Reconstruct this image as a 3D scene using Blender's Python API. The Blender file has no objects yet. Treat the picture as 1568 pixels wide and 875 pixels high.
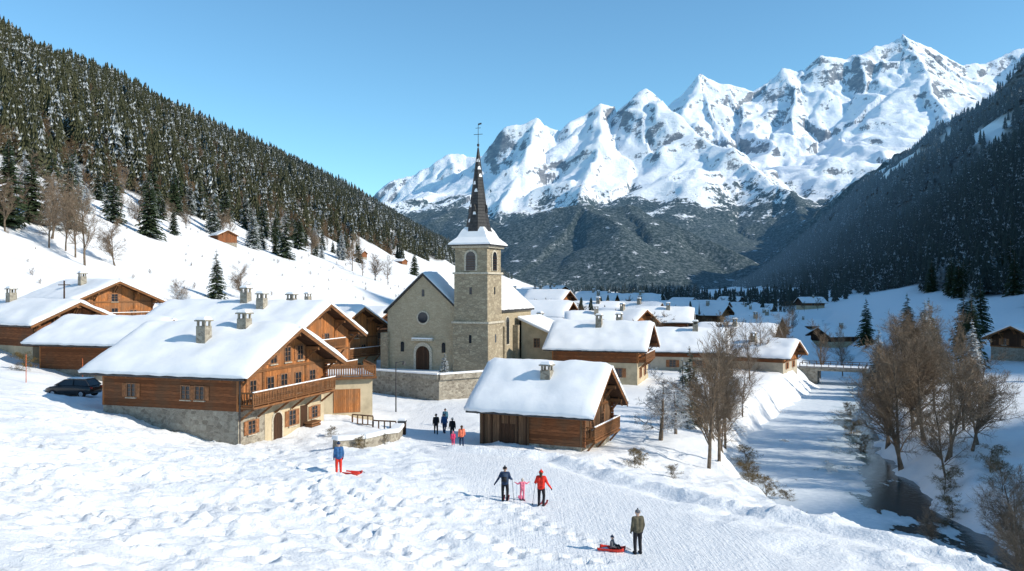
import bpy, math, random
import numpy as np
from mathutils import Vector, Matrix
random.seed(3); rng=np.random.default_rng(5)
sc=bpy.context.scene
V=Vector
# ---------------------------------------------------------------- noise
def _h(ix,iy,seed):
    n=(ix.astype(np.int64)*374761393+iy.astype(np.int64)*668265263+seed*974126177)&0x7fffffff
    n=((n^(n>>13))*1274126177)&0x7fffffff
    n=n^(n>>16)
    return (n&0xffff)/65535.0
def pn(x,y,seed=0):
    x=np.asarray(x,float);y=np.asarray(y,float)
    ix=np.floor(x);iy=np.floor(y);fx=x-ix;fy=y-iy
    u=fx*fx*fx*(fx*(fx*6-15)+10);v=fy*fy*fy*(fy*(fy*6-15)+10)
    def g(dx,dy):
        a=_h(ix+dx,iy+dy,seed)*6.28318
        return np.cos(a)*(fx-dx)+np.sin(a)*(fy-dy)
    a=g(0,0)*(1-u)+g(1,0)*u; b=g(0,1)*(1-u)+g(1,1)*u
    return 1.5*(a*(1-v)+b*v)
def fbm(x,y,o=4,seed=0,gain=.5):
    r=0;a=1
    for i in range(o):
        r=r+a*pn(x,y,seed+i*17);x=x*2.03+3.1;y=y*2.03+1.7;a*=gain
    return r
def ridg(x,y,o=5,seed=0,gain=.5):
    r=0;a=1;w=1
    for i in range(o):
        n=(1-np.abs(pn(x,y,seed+i*13)))**2
        r=r+a*n*w;w=np.clip(n*1.6,0,1);x=x*2.1+5.2;y=y*2.1+1.3;a*=gain
    return r
def sst(x,a,b):
    t=np.clip((x-a)/(b-a),0,1);return t*t*(3-2*t)
def segdist(x,y,pts):
    best=np.full(np.shape(x),1e9);val=np.zeros(np.shape(x))
    for a,b in zip(pts[:-1],pts[1:]):
        dx,dy=b[0]-a[0],b[1]-a[1];L=dx*dx+dy*dy
        t=np.clip(((x-a[0])*dx+(y-a[1])*dy)/L,0,1)
        d=np.hypot(x-a[0]-t*dx,y-a[1]-t*dy);m=d<best
        best=np.where(m,d,best);val=np.where(m,a[2]+t*(b[2]-a[2]),val)
    return best,val
# ---------------------------------------------------------------- terrain functions (camera stands at z=0)
RIV=[(150,420,4),(110,300,4),(78,205,3),(64,165,2.8),(56.5,146,2.9),(45,120,4),(37.2,104,4.8),(31.5,90,5.6),(27.7,78.5,6.3),(26,66,5.4),(25.5,54,4.8),(27,45,5),(29.5,35,5),(33,20,5),(38,-10,5),(44,-60,5)]
BERM=[(-4,62,.3),(0,60.5,.4),(3.5,59,.45),(6.4,51,.45),(10,45.5,.45),(13.2,41.4,.42),(17.8,35,.4),(22,27,.4),(26,15,.3)]
PISTE=[(12,8,5.5),(8,24,5.5),(5,36,5),(2,45,4.5),(-2.2,57,2.8),(-4.8,66,2.4),(-6.8,76,2.4),(-7.5,88,2.6),(-3,96,2.4),(8,104,2.2),(24,108,2),(44,128,2),(50,149,2)]
def FL(x,y):
    s=.05*y-x
    K=[-60,20,52,155,300,488,600,900,1500];Z=[-14,-12,-9,29.6,116,220,228,160,80]
    z=sum(np.interp(s+o,K,Z) for o in(-14,-7,0,7,14))/5
    f=np.interp(y,[0,1800,3200,5000,8000],[1,1,.85,.5,.25])
    return -10+(z+10)*np.where(z>-10,f,1)
def FR(x,y):
    s=x-.22*y
    K=[30,60,100,140,170,400,810,900,1500,2500];Z=[-14,-13.4,-8,0,12,190,490,495,300,100]
    z=sum(np.interp(s+o,K,Z) for o in(-14,-7,0,7,14))/5
    sp=ridg(s/900+y/700,y/420,3,77)-1.0
    z=z+np.clip(s-170,0,500)*.2*sp
    return z
def F(x,y):
    z=np.maximum(FL(x,y),FR(x,y))
    am=np.clip((z+13)/60,0,1)
    z=z+am*(9*fbm(x/140,y/140,3,5)+2.2*pn(x/33,y/33,9)+.6*pn(x/12,y/12,10))+.35*pn(x/22,y/22,4)
    return z
CP=[(4.9,33.6,-10.57),(.5,42.5,-10.75),(-9.1,44.8,-9.95),(-3.8,63.5,-12),(-6.3,73.8,-12.8),(-19.1,60,-11.4),(-31.5,64,-9.2),
(-24,62,-10.7),(-15.4,71.4,-11.3),(-13,68,-11.6),(-36.5,72,-9),(-46,90,-8.5),(-42,82,-8.7),(-13,22,-7.6),(-28.8,55,-8.4),(-19.1,51.7,-10.1),(-16.3,36.4,-9),
(-24,40,-7.8),(-36,50,-7.2),(0,30.7,-10.3),(0,15,-9.6),(-14,8,-7.5),(6.4,50.4,-11.5),(13.2,41.4,-11.2),(17.8,35,-11.1),(12,20,-10.6),
(6,62,-12.4),(-4,67,-12.3),(3,72,-12.7),(-10,88,-13),(-5,93,-13.1),(-18,98,-12.7),(2,100,-13.1),(20,118,-13),(10,108,-13.1),(30,130,-13.3),(-30,86,-10.6),
(-20,88,-11.8),(-24,110,-12),(-52,112,-7),(12,52,-12.8),(16,60,-14.2),(19,46,-12.8),(15,65,-13.9),(12.4,71,-12.9),(22,86,-13.9),(15,90,-13.3),
(67,112,-13.9),(40,67,-14.2),(40,90,-14.8),(60,140,-14),(36,50,-14.6),(46,45,-13.6),(60,80,-13),(38,30,-14.5),(-9.7,68,-12),(-11.2,60,-11.4),(-7,52,-11)]
for R_ in(98,128):
    for k in range(22):
        a=k/22*6.283;px,py=R_*math.cos(a),75+R_*math.sin(a)
        z=float(F(np.array([px]),np.array([py]))[0])
        if py<30 and px>-60: z=-9.5 if px<20 else -13
        CP.append((px,py,z))
CPa=np.array(CP)
def _phi(r): return np.where(r>1e-6,r*r*np.log(np.maximum(r,1e-6)),0)
n_=len(CPa);A=np.zeros((n_+3,n_+3));rr=np.hypot(CPa[:,None,0]-CPa[None,:,0],CPa[:,None,1]-CPa[None,:,1])/50
A[:n_,:n_]=_phi(rr)+np.eye(n_)*.0006;A[:n_,n_]=1;A[:n_,n_+1:]=CPa[:,:2]/50;A[n_:,:n_]=A[:n_,n_:].T
COEF=np.linalg.solve(A,np.concatenate([CPa[:,2],[0,0,0]]))
def near(x,y):
    z=COEF[n_]+COEF[n_+1]*x/50+COEF[n_+2]*y/50
    for i in range(n_): z=z+COEF[i]*_phi(np.hypot(x-CPa[i,0],y-CPa[i,1])/50)
    return np.clip(z,-16,8)
def pisteM(x,y):
    d,hw=segdist(x,y,PISTE);return 1-sst(d+.5*pn(x/2,y/2,3),hw-.5,hw+1.2)
def T(x,y,fine=True):
    x=np.atleast_1d(np.asarray(x,float));y=np.atleast_1d(np.asarray(y,float))
    w=sst(np.hypot(x,y-75),80,122)
    z=F(x,y)*w
    m=w<1
    zn=np.zeros_like(z);zn[m]=near(x[m],y[m]);z=z+zn*(1-w)
    if fine:
        q=(np.hypot(x,y-60)<150)
        X,Y=x[q],y[q]
        pm=pisteM(X,Y);fg=1-sst(Y,62,110);rough=.35+.65*sst(fbm(X/9,Y/9,2,15)+.25*sst(-X,2,20),-.25,.4)
        lump=.24*fbm(X/4.2,Y/4.2,2,21)+rough*(.085*fbm(X/1.1,Y/.95,3,33,.65)+.24*np.clip(ridg(X/1.7,Y/1.5,3,31)-1.1,0,1))
        z[q]+=lump*(.3+.7*fg)*(1-.93*pm)+pm*.012*pn(X/.5,Y/3,2)
        db,hb=segdist(X,Y,BERM);db=db+.35*pn(X/2.3,Y/2.3,44)
        cl=np.clip(.85+.4*fbm(X/2.6,Y/2.6,2,41)+.2*pn(X/.45,Y/.45,42),.15,1.8)
        z[q]+=hb*np.exp(-(db/.75)**2)*cl-.3*hb*np.exp(-((db-1.5)/.5)**2)
    dr,hw=segdist(x,y,RIV)
    hw=hw+.9*pn(x/5,y/5,8)
    t=sst(dr,hw,hw+4.5+1.2*pn(x/9,y/9,6))
    z=-17.5*(1-t)+z*t+np.where((t>.03)&(t<.98),.35*pn(x/1.6,y/1.6,12)+.3*pn(x/3.6,y/3.6,13),0)
    return z
def zt(x,y): return float(T([x],[y])[0])
# ---------------------------------------------------------------- materials
class G:
    def __init__(s,name,col=(.5,.5,.5),rough=.8,spec=.25):
        s.m=bpy.data.materials.new(name);s.m.use_nodes=True;s.t=s.m.node_tree;s.b=s.t.nodes['Principled BSDF']
        s.b.inputs['Roughness'].default_value=rough;s.b.inputs['Specular IOR Level'].default_value=spec
        s.b.inputs['Base Color'].default_value=(*col,1)
    def put(s,k,v):
        if isinstance(v,bpy.types.NodeSocket): s.t.links.new(v,k)
        else: k.default_value=(*v,1) if isinstance(v,tuple) and len(v)==3 and k.type=='RGBA' else v
    def n(s,ty,ins=None,**at):
        d=s.t.nodes.new(ty)
        for k,v in at.items(): setattr(d,k,v)
        for k,v in(ins or {}).items(): s.put(d.inputs[k],v)
        return d
    def obj(s): return s.n('ShaderNodeTexCoord').outputs['Object']
    def pos(s): return s.n('ShaderNodeNewGeometry').outputs['Position']
    def noise(s,v,sc_,det=4,ro=.55): return s.n('ShaderNodeTexNoise',{'Vector':v,'Scale':sc_,'Detail':det,'Roughness':ro}).outputs[0]
    def ma(s,op,a,b=0.,c=0.,cl=False):
        d=s.n('ShaderNodeMath',{0:a,1:b,2:c},operation=op);d.use_clamp=cl;return d.outputs[0]
    def mr(s,v,a,b,c=0.,d=1.):
        return s.n('ShaderNodeMapRange',{0:v,1:a,2:b,3:c,4:d},interpolation_type='SMOOTHSTEP').outputs[0]
    def mix(s,f,a,b,bt='MIX'):
        d=s.n('ShaderNodeMix',data_type='RGBA',blend_type=bt);s.put(d.inputs[0],f);s.put(d.inputs[6],a);s.put(d.inputs[7],b);return d.outputs[2]
    def sep(s,v): return s.n('ShaderNodeSeparateXYZ',{0:v}).outputs
    def vm(s,v,t): return s.n('ShaderNodeVectorMath',{0:v,1:t},operation='MULTIPLY').outputs[0]
    def bump(s,h,st,di,nrm=None):
        d=s.n('ShaderNodeBump',{'Height':h,'Strength':st,'Distance':di})
        if nrm: s.put(d.inputs['Normal'],nrm)
        return d.outputs[0]
    def col(s,c): s.put(s.b.inputs['Base Color'],c);return s
    def nor(s,c): s.put(s.b.inputs['Normal'],c);return s
    def rnd(s): return s.n('ShaderNodeObjectInfo').outputs['Random']
    def attr(s,a): return s.n('ShaderNodeAttribute',attribute_name=a).outputs['Fac']
    def air(s,y0,y1,k):  # blue distance haze painted into the material as emission growing with world Y
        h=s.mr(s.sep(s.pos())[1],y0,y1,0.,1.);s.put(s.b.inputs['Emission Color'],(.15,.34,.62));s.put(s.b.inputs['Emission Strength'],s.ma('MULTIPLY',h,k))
def flat(name,c,rough=.7,spec=.3,var=.25,scale=6):
    g=G(name,c,rough,spec);n=g.noise(g.obj(),scale)
    g.col(g.mix(g.mr(n,.3,.7),tuple(k*(1-var) for k in c),tuple(min(1,k*(1+var)) for k in c)));g.nor(g.bump(n,.2,.02));return g.m
def mk_snow(name,terrain=False):
    g=G(name,(.86,.87,.89),.62,.25);p=g.pos()
    n1=g.noise(p,.9,5);n2=g.noise(p,6,5,.6);n3=g.noise(p,38,3)
    c=g.mix(g.mr(n1,.35,.7),(.84,.85,.865),(.885,.885,.885))
    if terrain:
        pa=g.attr('path');tr=g.noise(g.vm(p,(3.2,.35,1)),1.6,5,.7);t2=g.noise(g.vm(p,(9.,.3,1)),1.3,3,.6)
        c=g.mix(g.ma('MULTIPLY',pa,g.mr(tr,.3,.75,.25,.85)),c,(.76,.775,.80))
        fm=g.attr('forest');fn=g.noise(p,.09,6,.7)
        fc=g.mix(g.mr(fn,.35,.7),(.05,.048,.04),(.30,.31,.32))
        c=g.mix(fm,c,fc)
        gr=g.noise(p,.35,6,.75)
        c=g.mix(g.ma('MULTIPLY',g.mr(gr,.64,.72),g.attr('earth')),c,(.16,.11,.06))
        h=g.ma('ADD',g.ma('MULTIPLY',n1,.35),g.ma('ADD',g.ma('MULTIPLY',n2,.26),g.ma('MULTIPLY',n3,.05)))
        h=g.ma('ADD',h,g.ma('MULTIPLY',g.ma('MULTIPLY',g.ma('ADD',tr,t2),pa),.12))
        g.nor(g.bump(h,.75,.36))
    else:
        g.nor(g.bump(g.ma('ADD',n1,g.ma('MULTIPLY',n2,.2)),.3,.12))
    return g.col(c).m
SNOWT=mk_snow('ground_snow',True);SNOW=mk_snow('roof_snow')
def mk_wood(name,c,axis,pitch,dark=.35,weather=.4):
    g=G(name,c,.75,.2);o=g.obj();s=g.sep(o)
    q=s[2] if axis=='z' else g.ma('ADD',s[0],s[1])
    q=g.ma('DIVIDE',q,pitch);fl=g.ma('FLOOR',q);fr=g.ma('FRACT',q)
    wn=g.n('ShaderNodeTexWhiteNoise',{'W':fl},noise_dimensions='1D').outputs[0]
    gr=g.noise(g.vm(o,(1.2,1.2,14) if axis=='z' else (14,14,1.2)),1.6,5,.65)
    ln=g.mr(fr,.0,.12)
    big=g.noise(o,.55,4)
    c1=g.mix(wn,tuple(k*.55 for k in c),tuple(min(1,k*1.3) for k in c))
    c1=g.mix(g.mr(gr,.3,.7),tuple(k*.45 for k in c),c1)
    gy=(c[0]*.38+.02,c[0]*.22+.015,c[0]*.12+.012)
    c1=g.mix(g.ma('MULTIPLY',g.mr(big,.42,.65),weather),c1,gy)
    c1=g.mix(ln,tuple(k*dark*.5 for k in c),c1)
    g.nor(g.bump(g.ma('ADD',ln,g.ma('MULTIPLY',gr,.4)),.6,.03));return g.col(c1).m
WO=mk_wood('sunlit_larch_boards',(.56,.215,.07),'h',.19,weather=.6)
WL=mk_wood('old_log_wall',(.27,.10,.04),'z',.24,weather=.6)
WG=mk_wood('grey_barn_boards',(.23,.13,.072),'h',.2,weather=.6)
WD=mk_wood('dark_timber',(.09,.044,.024),'h',.3)
WB=mk_wood('balcony_timber',(.34,.15,.06),'z',.15)
def mk_stone(name,c1,c2,mort,sc_=2.6,flatz=1.5):
    g=G(name,c1,.85,.2);o=g.obj();v=g.vm(o,(1,1,flatz))
    vo=g.n('ShaderNodeTexVoronoi',{'Vector':v,'Scale':sc_});ve=g.n('ShaderNodeTexVoronoi',{'Vector':v,'Scale':sc_},feature='DISTANCE_TO_EDGE')
    r=g.sep(vo.outputs['Color'])[0];n=g.noise(o,5,5,.65);nb=g.noise(o,.35,4)
    c=g.mix(r,c1,c2);c=g.mix(g.mr(n,.3,.75,0,.5),c,tuple(k*.55 for k in c1));e=g.mr(ve.outputs['Distance'],.0,.07)
    c=g.mix(e,mort,c);c=g.mix(g.mr(nb,.45,.75,0,.45),c,tuple(k*.6 for k in c2))
    g.nor(g.bump(g.ma('ADD',e,g.ma('MULTIPLY',n,.6)),.6,.05));return g.col(c).m
STONE=mk_stone('rubble_stone',(.22,.19,.15),(.46,.42,.34),(.38,.34,.28))
CHST=mk_stone('church_stone',(.42,.345,.235),(.52,.44,.31),(.46,.39,.28),2.2,1.8)
CHT=mk_stone('tower_ashlar',(.31,.255,.175),(.50,.425,.30),(.24,.2,.15),1.9,2.0)
def mk_plaster(name,c):
    g=G(name,c,.9,.15);o=g.obj();n=g.noise(o,.8,6,.65);n2=g.noise(o,12,4)
    g.col(g.mix(g.mr(n,.35,.75),c,tuple(k*.68 for k in c)));g.nor(g.bump(n2,.3,.02));return g.m
PL=mk_plaster('cream_plaster',(.56,.46,.31));PL2=mk_plaster('pale_plaster',(.52,.46,.36))
GL=G('window_glass',(.02,.025,.032),.08,.6).m
FRM=flat('window_frame_wood',(.25,.13,.07));SHU=flat('shutter_wood',(.28,.12,.05),var=.35)
WHF=flat('pale_stone_trim',(.5,.45,.36),.85,.2)
IRON=flat('dark_iron',(.03,.03,.032),.5,.5)
def mk_slate():
    g=G('spire_slate',(.05,.045,.042),.55,.3);o=g.obj();s=g.sep(o)
    fr=g.ma('FRACT',g.ma('MULTIPLY',s[2],2.6));n=g.noise(o,2.2,6,.7);l=g.mr(fr,0,.2)
    g.col(g.mix(l,(.012,.012,.013),g.mix(g.mr(n,.35,.75),(.03,.03,.032),(.075,.07,.068))))
    g.nor(g.bump(g.ma('ADD',l,n),.5,.05));return g.m
SLATE=mk_slate()
def mk_foliage(name,c1,c2,snow,sc_=1.1,tint=.5,air=None):
    g=G(name,c1,.75,.15);o=g.obj();n=g.noise(o,sc_,5,.7);n2=g.noise(o,sc_*3.1,3,.6)
    c=g.mix(g.mr(n2,.3,.7),c1,c2);c=g.mix(g.ma('MULTIPLY',g.rnd(),tint),c,tuple(k*.45 for k in c1))
    th=g.ma('SUBTRACT',.78-snow,g.ma('MULTIPLY',g.rnd(),.12))
    c=g.mix(g.mr(n,th,g.ma('ADD',th,.1),0.,.8),c,(.62,.66,.7))
    if air: g.air(*air)
    return g.col(c).m
FOLN=mk_foliage('spruce_needles',(.025,.045,.022),(.06,.08,.038),.16)
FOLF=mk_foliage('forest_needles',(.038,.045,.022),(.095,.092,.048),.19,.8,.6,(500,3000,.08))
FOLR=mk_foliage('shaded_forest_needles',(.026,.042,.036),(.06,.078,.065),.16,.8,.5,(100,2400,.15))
FOLS=mk_foliage('snowy_needles',(.03,.045,.03),(.06,.08,.05),.30)
BARK=flat('bark',(.15,.115,.085),.9,.1,.4,3);TWIG=mk_foliage('bare_twigs',(.17,.12,.08),(.30,.23,.165),.05,.6,.5)
TWIGF=mk_foliage('beech_twigs',(.14,.09,.05),(.26,.18,.11),.08,.6,.5)
TWIGS=mk_foliage('snowy_twigs',(.09,.07,.055),(.14,.11,.09),.33,2)
# ---------------------------------------------------------------- mesh builder
class MB:
    def __init__(s): s.v=[];s.f=[];s.mi=[];s.mats=[]
    def mid(s,m):
        if m not in s.mats: s.mats.append(m)
        return s.mats.index(m)
    def add(s,vs,fs,m):
        b=len(s.v);s.v+= [tuple(p) for p in vs];k=s.mid(m)
        for f in fs: s.f.append([b+i for i in f]);s.mi.append(k)
    def hexa(s,p,m): s.add(p,[(0,3,2,1),(4,5,6,7),(0,1,5,4),(1,2,6,5),(2,3,7,6),(3,0,4,7)],m)
    def box(s,x0,x1,y0,y1,z0,z1,m): s.hexa([(x0,y0,z0),(x1,y0,z0),(x1,y1,z0),(x0,y1,z0),(x0,y0,z1),(x1,y0,z1),(x1,y1,z1),(x0,y1,z1)],m)
    def fbox(s,o,t,n,x0,x1,z0,z1,d0,d1,m):
        o=V(o);t=V(t);n=V(n);P=lambda a,d,z:o+t*a+n*d+V((0,0,z))
        s.hexa([P(x0,d1,z0),P(x1,d1,z0),P(x1,d0,z0),P(x0,d0,z0),P(x0,d1,z1),P(x1,d1,z1),P(x1,d0,z1),P(x0,d0,z1)],m)
    def tube(s,p,q,r0,r1,n,m,cap=False):
        p=V(p);q=V(q);d=(q-p)
        if d.length<1e-6:return
        d.normalize();a=d.orthogonal().normalized();b=d.cross(a)
        vs=[p+(a*math.cos(k/n*6.2832)+b*math.sin(k/n*6.2832))*r0 for k in range(n)]+[q+(a*math.cos(k/n*6.2832)+b*math.sin(k/n*6.2832))*r1 for k in range(n)]
        fs=[(k,(k+1)%n,n+(k+1)%n,n+k) for k in range(n)]
        if cap: fs+=[tuple(range(n-1,-1,-1)),tuple(range(n,2*n))]
        s.add(vs,fs,m)
    def beam(s,p,q,w,h,m):
        p=V(p);q=V(q);d=(q-p).normalized();a=d.cross(V((0,0,1)))
        a=a.normalized()*w/2 if a.length>1e-4 else V((w/2,0,0));u=a.cross(d).normalized()*h/2
        s.hexa([p-a-u,p+a-u,q+a-u,q-a-u,p-a+u,p+a+u,q+a+u,q-a+u],m)
    def prism(s,poly,y0,y1,m):
        n=len(poly);vs=[(a,y0,b) for a,b in poly]+[(a,y1,b) for a,b in poly]
        s.add(vs,[tuple(range(n)),tuple(range(2*n-1,n-1,-1))]+[((k+1)%n,k,n+k,n+(k+1)%n) for k in range(n)],m)
    def arch(s,o,t,n,xc,z0,w,h,d0,d1,m):
        o=V(o);t=V(t);nn=V(n);pts=[(-w/2,0),(w/2,0)]+[(w/2*math.cos(a),h-w/2+w/2*math.sin(a)) for a in[k*math.pi/8 for k in range(9)]]
        k=len(pts);P=lambda a,d,z:o+t*(xc+a)+nn*d+V((0,0,z0+z))
        s.add([P(a,d1,b) for a,b in pts]+[P(a,d0,b) for a,b in pts],[tuple(range(k)),tuple(range(2*k-1,k-1,-1))]+[((i+1)%k,i,k+i,k+(i+1)%k) for i in range(k)],m)
    def obj(s,name,parent=None,loc=(0,0,0),rz=0,smooth=False,bev=0):
        me=bpy.data.meshes.new(name);me.from_pydata(s.v,[],s.f)
        for m in s.mats: me.materials.append(m)
        me.polygons.foreach_set('material_index',s.mi)
        if smooth: me.polygons.foreach_set('use_smooth',[True]*len(s.f))
        me.update();o=bpy.data.objects.new(name,me);sc.collection.objects.link(o)
        o.location=loc;o.rotation_euler=(0,0,rz)
        if parent:o.parent=parent
        if bev:
            b=o.modifiers.new('b','BEVEL');b.width=bev;b.segments=2;b.limit_method='ANGLE'
        return o
def empty(name,loc,rz=0):
    o=bpy.data.objects.new(name,None);sc.collection.objects.link(o);o.location=loc;o.rotation_euler=(0,0,rz);o.empty_display_size=.5;return o
def npmesh(name,v,f,mats,smooth=True,attrs=None):
    me=bpy.data.meshes.new(name);me.vertices.add(len(v));me.vertices.foreach_set('co',np.asarray(v,np.float32).ravel())
    f=np.asarray(f,np.int32);me.loops.add(f.size);me.loops.foreach_set('vertex_index',f.ravel());me.polygons.add(len(f))
    me.polygons.foreach_set('loop_start',np.arange(0,f.size,f.shape[1],dtype=np.int32))
    me.update(calc_edges=True)
    if smooth: me.polygons.foreach_set('use_smooth',np.ones(len(f),bool))
    for m in mats: me.materials.append(m)
    for k,a in(attrs or {}).items():
        at=me.attributes.new(k,'FLOAT','POINT');at.data.foreach_set('value',np.asarray(a,np.float32))
    me.validate();me.update()
    o=bpy.data.objects.new(name,me);sc.collection.objects.link(o);return o
def gridf(nx,ny):
    i,j=np.meshgrid(np.arange(nx-1),np.arange(ny-1));a=(j*nx+i).ravel();return np.stack([a,a+1,a+nx+1,a+nx],1)
# ---------------------------------------------------------------- camera, light, sky
cam=bpy.data.cameras.new('camera');co=bpy.data.objects.new('camera',cam);sc.collection.objects.link(co)
cam.lens=30;cam.sensor_width=36;cam.clip_end=30000;cam.clip_start=.5;co.rotation_euler=(math.radians(90),0,0);sc.camera=co
EL,AZ=math.radians(31),math.radians(-18)
D=V((math.cos(EL)*math.cos(AZ),math.cos(EL)*math.sin(AZ),math.sin(EL)))
sl=bpy.data.lights.new('sun','SUN');sl.energy=5.0;sl.angle=math.radians(.5);sl.color=(1,.925,.80)
so=bpy.data.objects.new('sun',sl);sc.collection.objects.link(so);so.rotation_euler=D.to_track_quat('Z','Y').to_euler()
w=bpy.data.worlds.new('World');sc.world=w;w.use_nodes=True;nt=w.node_tree
sk=nt.nodes.new('ShaderNodeTexSky');sk.sky_type='NISHITA';sk.sun_disc=False;sk.sun_elevation=EL;sk.sun_rotation=math.pi/2-AZ
sk.altitude=1300;sk.air_density=1.0;sk.dust_density=.7;sk.ozone_density=1.3
vm=nt.nodes.new('ShaderNodeVectorMath');vm.operation='MULTIPLY';vm.inputs[1].default_value=(.98,1.5,1.6)
nt.links.new(sk.outputs[0],vm.inputs[0]);nt.links.new(vm.outputs[0],nt.nodes['Background'].inputs[0]);nt.nodes['Background'].inputs[1].default_value=.122
sc.view_settings.view_transform='Standard';sc.view_settings.look='None';sc.view_settings.exposure=0
# ---------------------------------------------------------------- forest masks
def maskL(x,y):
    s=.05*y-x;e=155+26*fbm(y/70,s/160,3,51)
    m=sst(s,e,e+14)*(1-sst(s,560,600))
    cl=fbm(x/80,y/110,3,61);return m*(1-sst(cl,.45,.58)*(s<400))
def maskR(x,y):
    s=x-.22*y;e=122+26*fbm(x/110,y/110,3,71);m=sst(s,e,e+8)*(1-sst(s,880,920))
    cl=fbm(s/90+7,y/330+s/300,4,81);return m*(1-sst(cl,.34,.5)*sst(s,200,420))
# ---------------------------------------------------------------- ground sheet
def graded(lo,a,b,hi,st,g,mx):
    c=list(np.arange(a,b,st));s=st;p=c[-1];up=[]
    while p<hi: s=min(s*g,mx);p+=s;up.append(p)
    s=st;p=a;dn=[]
    while p>lo: s=min(s*g,mx);p-=s;dn.append(p)
    return np.array(dn[::-1]+c+up)
xs=graded(-1500,-30,26,2100,.2,1.045,22);ys=graded(-70,26,68,3150,.2,1.038,20)
X,Y=np.meshgrid(xs,ys);x=X.ravel();y=Y.ravel();Z=T(x,y)
fp=[]
def trail(pts,step=.62,off=.16):
    k=0
    for a,b in zip(pts[:-1],pts[1:]):
        L=math.dist(a,b);n=int(L/step)
        for i in range(n):
            t=i/n;nx,ny=-(b[1]-a[1])/L,(b[0]-a[0])/L;sd=off*(1 if k%2 else -1)+random.uniform(-.08,.08);k+=1
            fp.append((a[0]+(b[0]-a[0])*t+nx*sd,a[1]+(b[1]-a[1])*t+ny*sd,1.3))
trail([(-9,45),(-9.8,41),(-9.2,38),(-6.5,34.5),(-4,32),(-2,30),(0,27)],.42);trail([(-9,45.2),(-11,50),(-12,55)]);trail([(-22,38),(-17,33),(-14,30),(-12,27)])
trail([(-26,46),(-20,42),(-12,40),(-8,36)]);trail([(-9,40),(-6,37),(1,33),(4,32)]);trail([(-30,52),(-18,47),(-10,45)])
trail([(-15,50),(-9,45)],.5);trail([(-1.5,42),(-5,40),(-9.5,41)],.5);trail([(-20,28),(-12,33),(-3,31)]);trail([(4,34),(1,38),(0,42)],.6)
for _ in range(420): fp.append((random.uniform(-24,1),random.uniform(24,43),random.uniform(.6,1.6)))
for _ in range(110): fp.append((random.uniform(-36,-14),random.uniform(42,60),random.uniform(.6,1.5)))
for a,b,k in fp:
    q=np.where((abs(x-a)<.9)&(abs(y-b)<.9))[0];d=np.hypot(x[q]-a,(y[q]-b)*1.1);Z[q]-=k*(.2*np.exp(-(d/.22)**2)-.06*np.exp(-((d-.45)/.17)**2))
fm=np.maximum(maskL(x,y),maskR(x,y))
dr,_=segdist(x,y,RIV)
earth=np.clip((1-sst(dr,8,13))*.8+.5*np.exp(-((.05*y-x-120)/50)**2)*(y>100),0,1)*(1-sst(y,400,600))
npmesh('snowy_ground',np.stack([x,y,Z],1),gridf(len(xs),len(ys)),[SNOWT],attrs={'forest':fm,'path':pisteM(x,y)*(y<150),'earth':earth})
# ---------------------------------------------------------------- mountains
RG=[([(-1680,9000,1116),(-1474,9000,1233),(-1233,9000,1246),(-1116,9000,1205),(-854,9000,1012)],.8),
([(-1500,7200,600),(-1119,7000,760),(-878,7000,894),(-718,7000,985),(-503,7000,1077),(-343,7000,1028),(-182,6900,1060)],.7),
([(-300,6600,900),(-169,6500,1004),(5,6500,1238),(179,6500,1298),(269,6500,1203),(328,6500,1159),(477,6500,1303),(676,6500,1412),(875,6500,1343),(1024,6500,1542),(1273,6600,1300),(1500,7000,1250)],.9),
([(1024,6500,1512),(1246,5900,1115),(1484,5300,819),(1491,4800,632),(1433,4200,344),(1400,3800,120)],.62),
([(1500,8000,1690),(1781,8000,1983),(1995,8000,1910),(2240,8000,1880),(2546,8000,2121),(2699,8000,2043),(2852,8000,2156),(3097,8000,2104),(3342,8000,2256),(3648,8000,2400),(3954,8000,2226),(4199,8000,2094),(4505,8000,2227),(4799,8000,2266),(5400,8000,2124),(6400,8000,2000)],.85),
([(3648,8000,2348),(3500,7300,1900),(3300,6500,1400),(3000,5800,950),(2700,5000,450)],.68),
([(2700,8000,2063),(2400,7200,1500),(2150,6500,1000),(1950,5800,500)],.68),
([(4800,8000,2246),(4600,7000,1700),(4300,6000,1200),(4000,5000,800)],.68),
([(1781,8000,1953),(1750,7300,1400),(1700,6600,950)],.7),
([(676,6500,1402),(600,5900,1000),(480,5300,650),(350,4700,350)],.62),([(179,6500,1278),(60,5900,850),(-60,5300,500)],.62),
([(-503,7000,1077),(-480,6300,700),(-500,5500,380)],.6),
([(-800,4900,370),(-529,4800,445),(-302,4700,490),(-43,4200,310),(141,4000,350),(346,3900,385),(555,3900,390),(753,3700,255),(927,3500,150),(1030,3400,65)],.5),
([(346,3900,385),(420,3500,240),(470,3200,80)],.5),([(-302,4700,490),(-200,4100,260),(-60,3600,90)],.5)]
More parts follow.
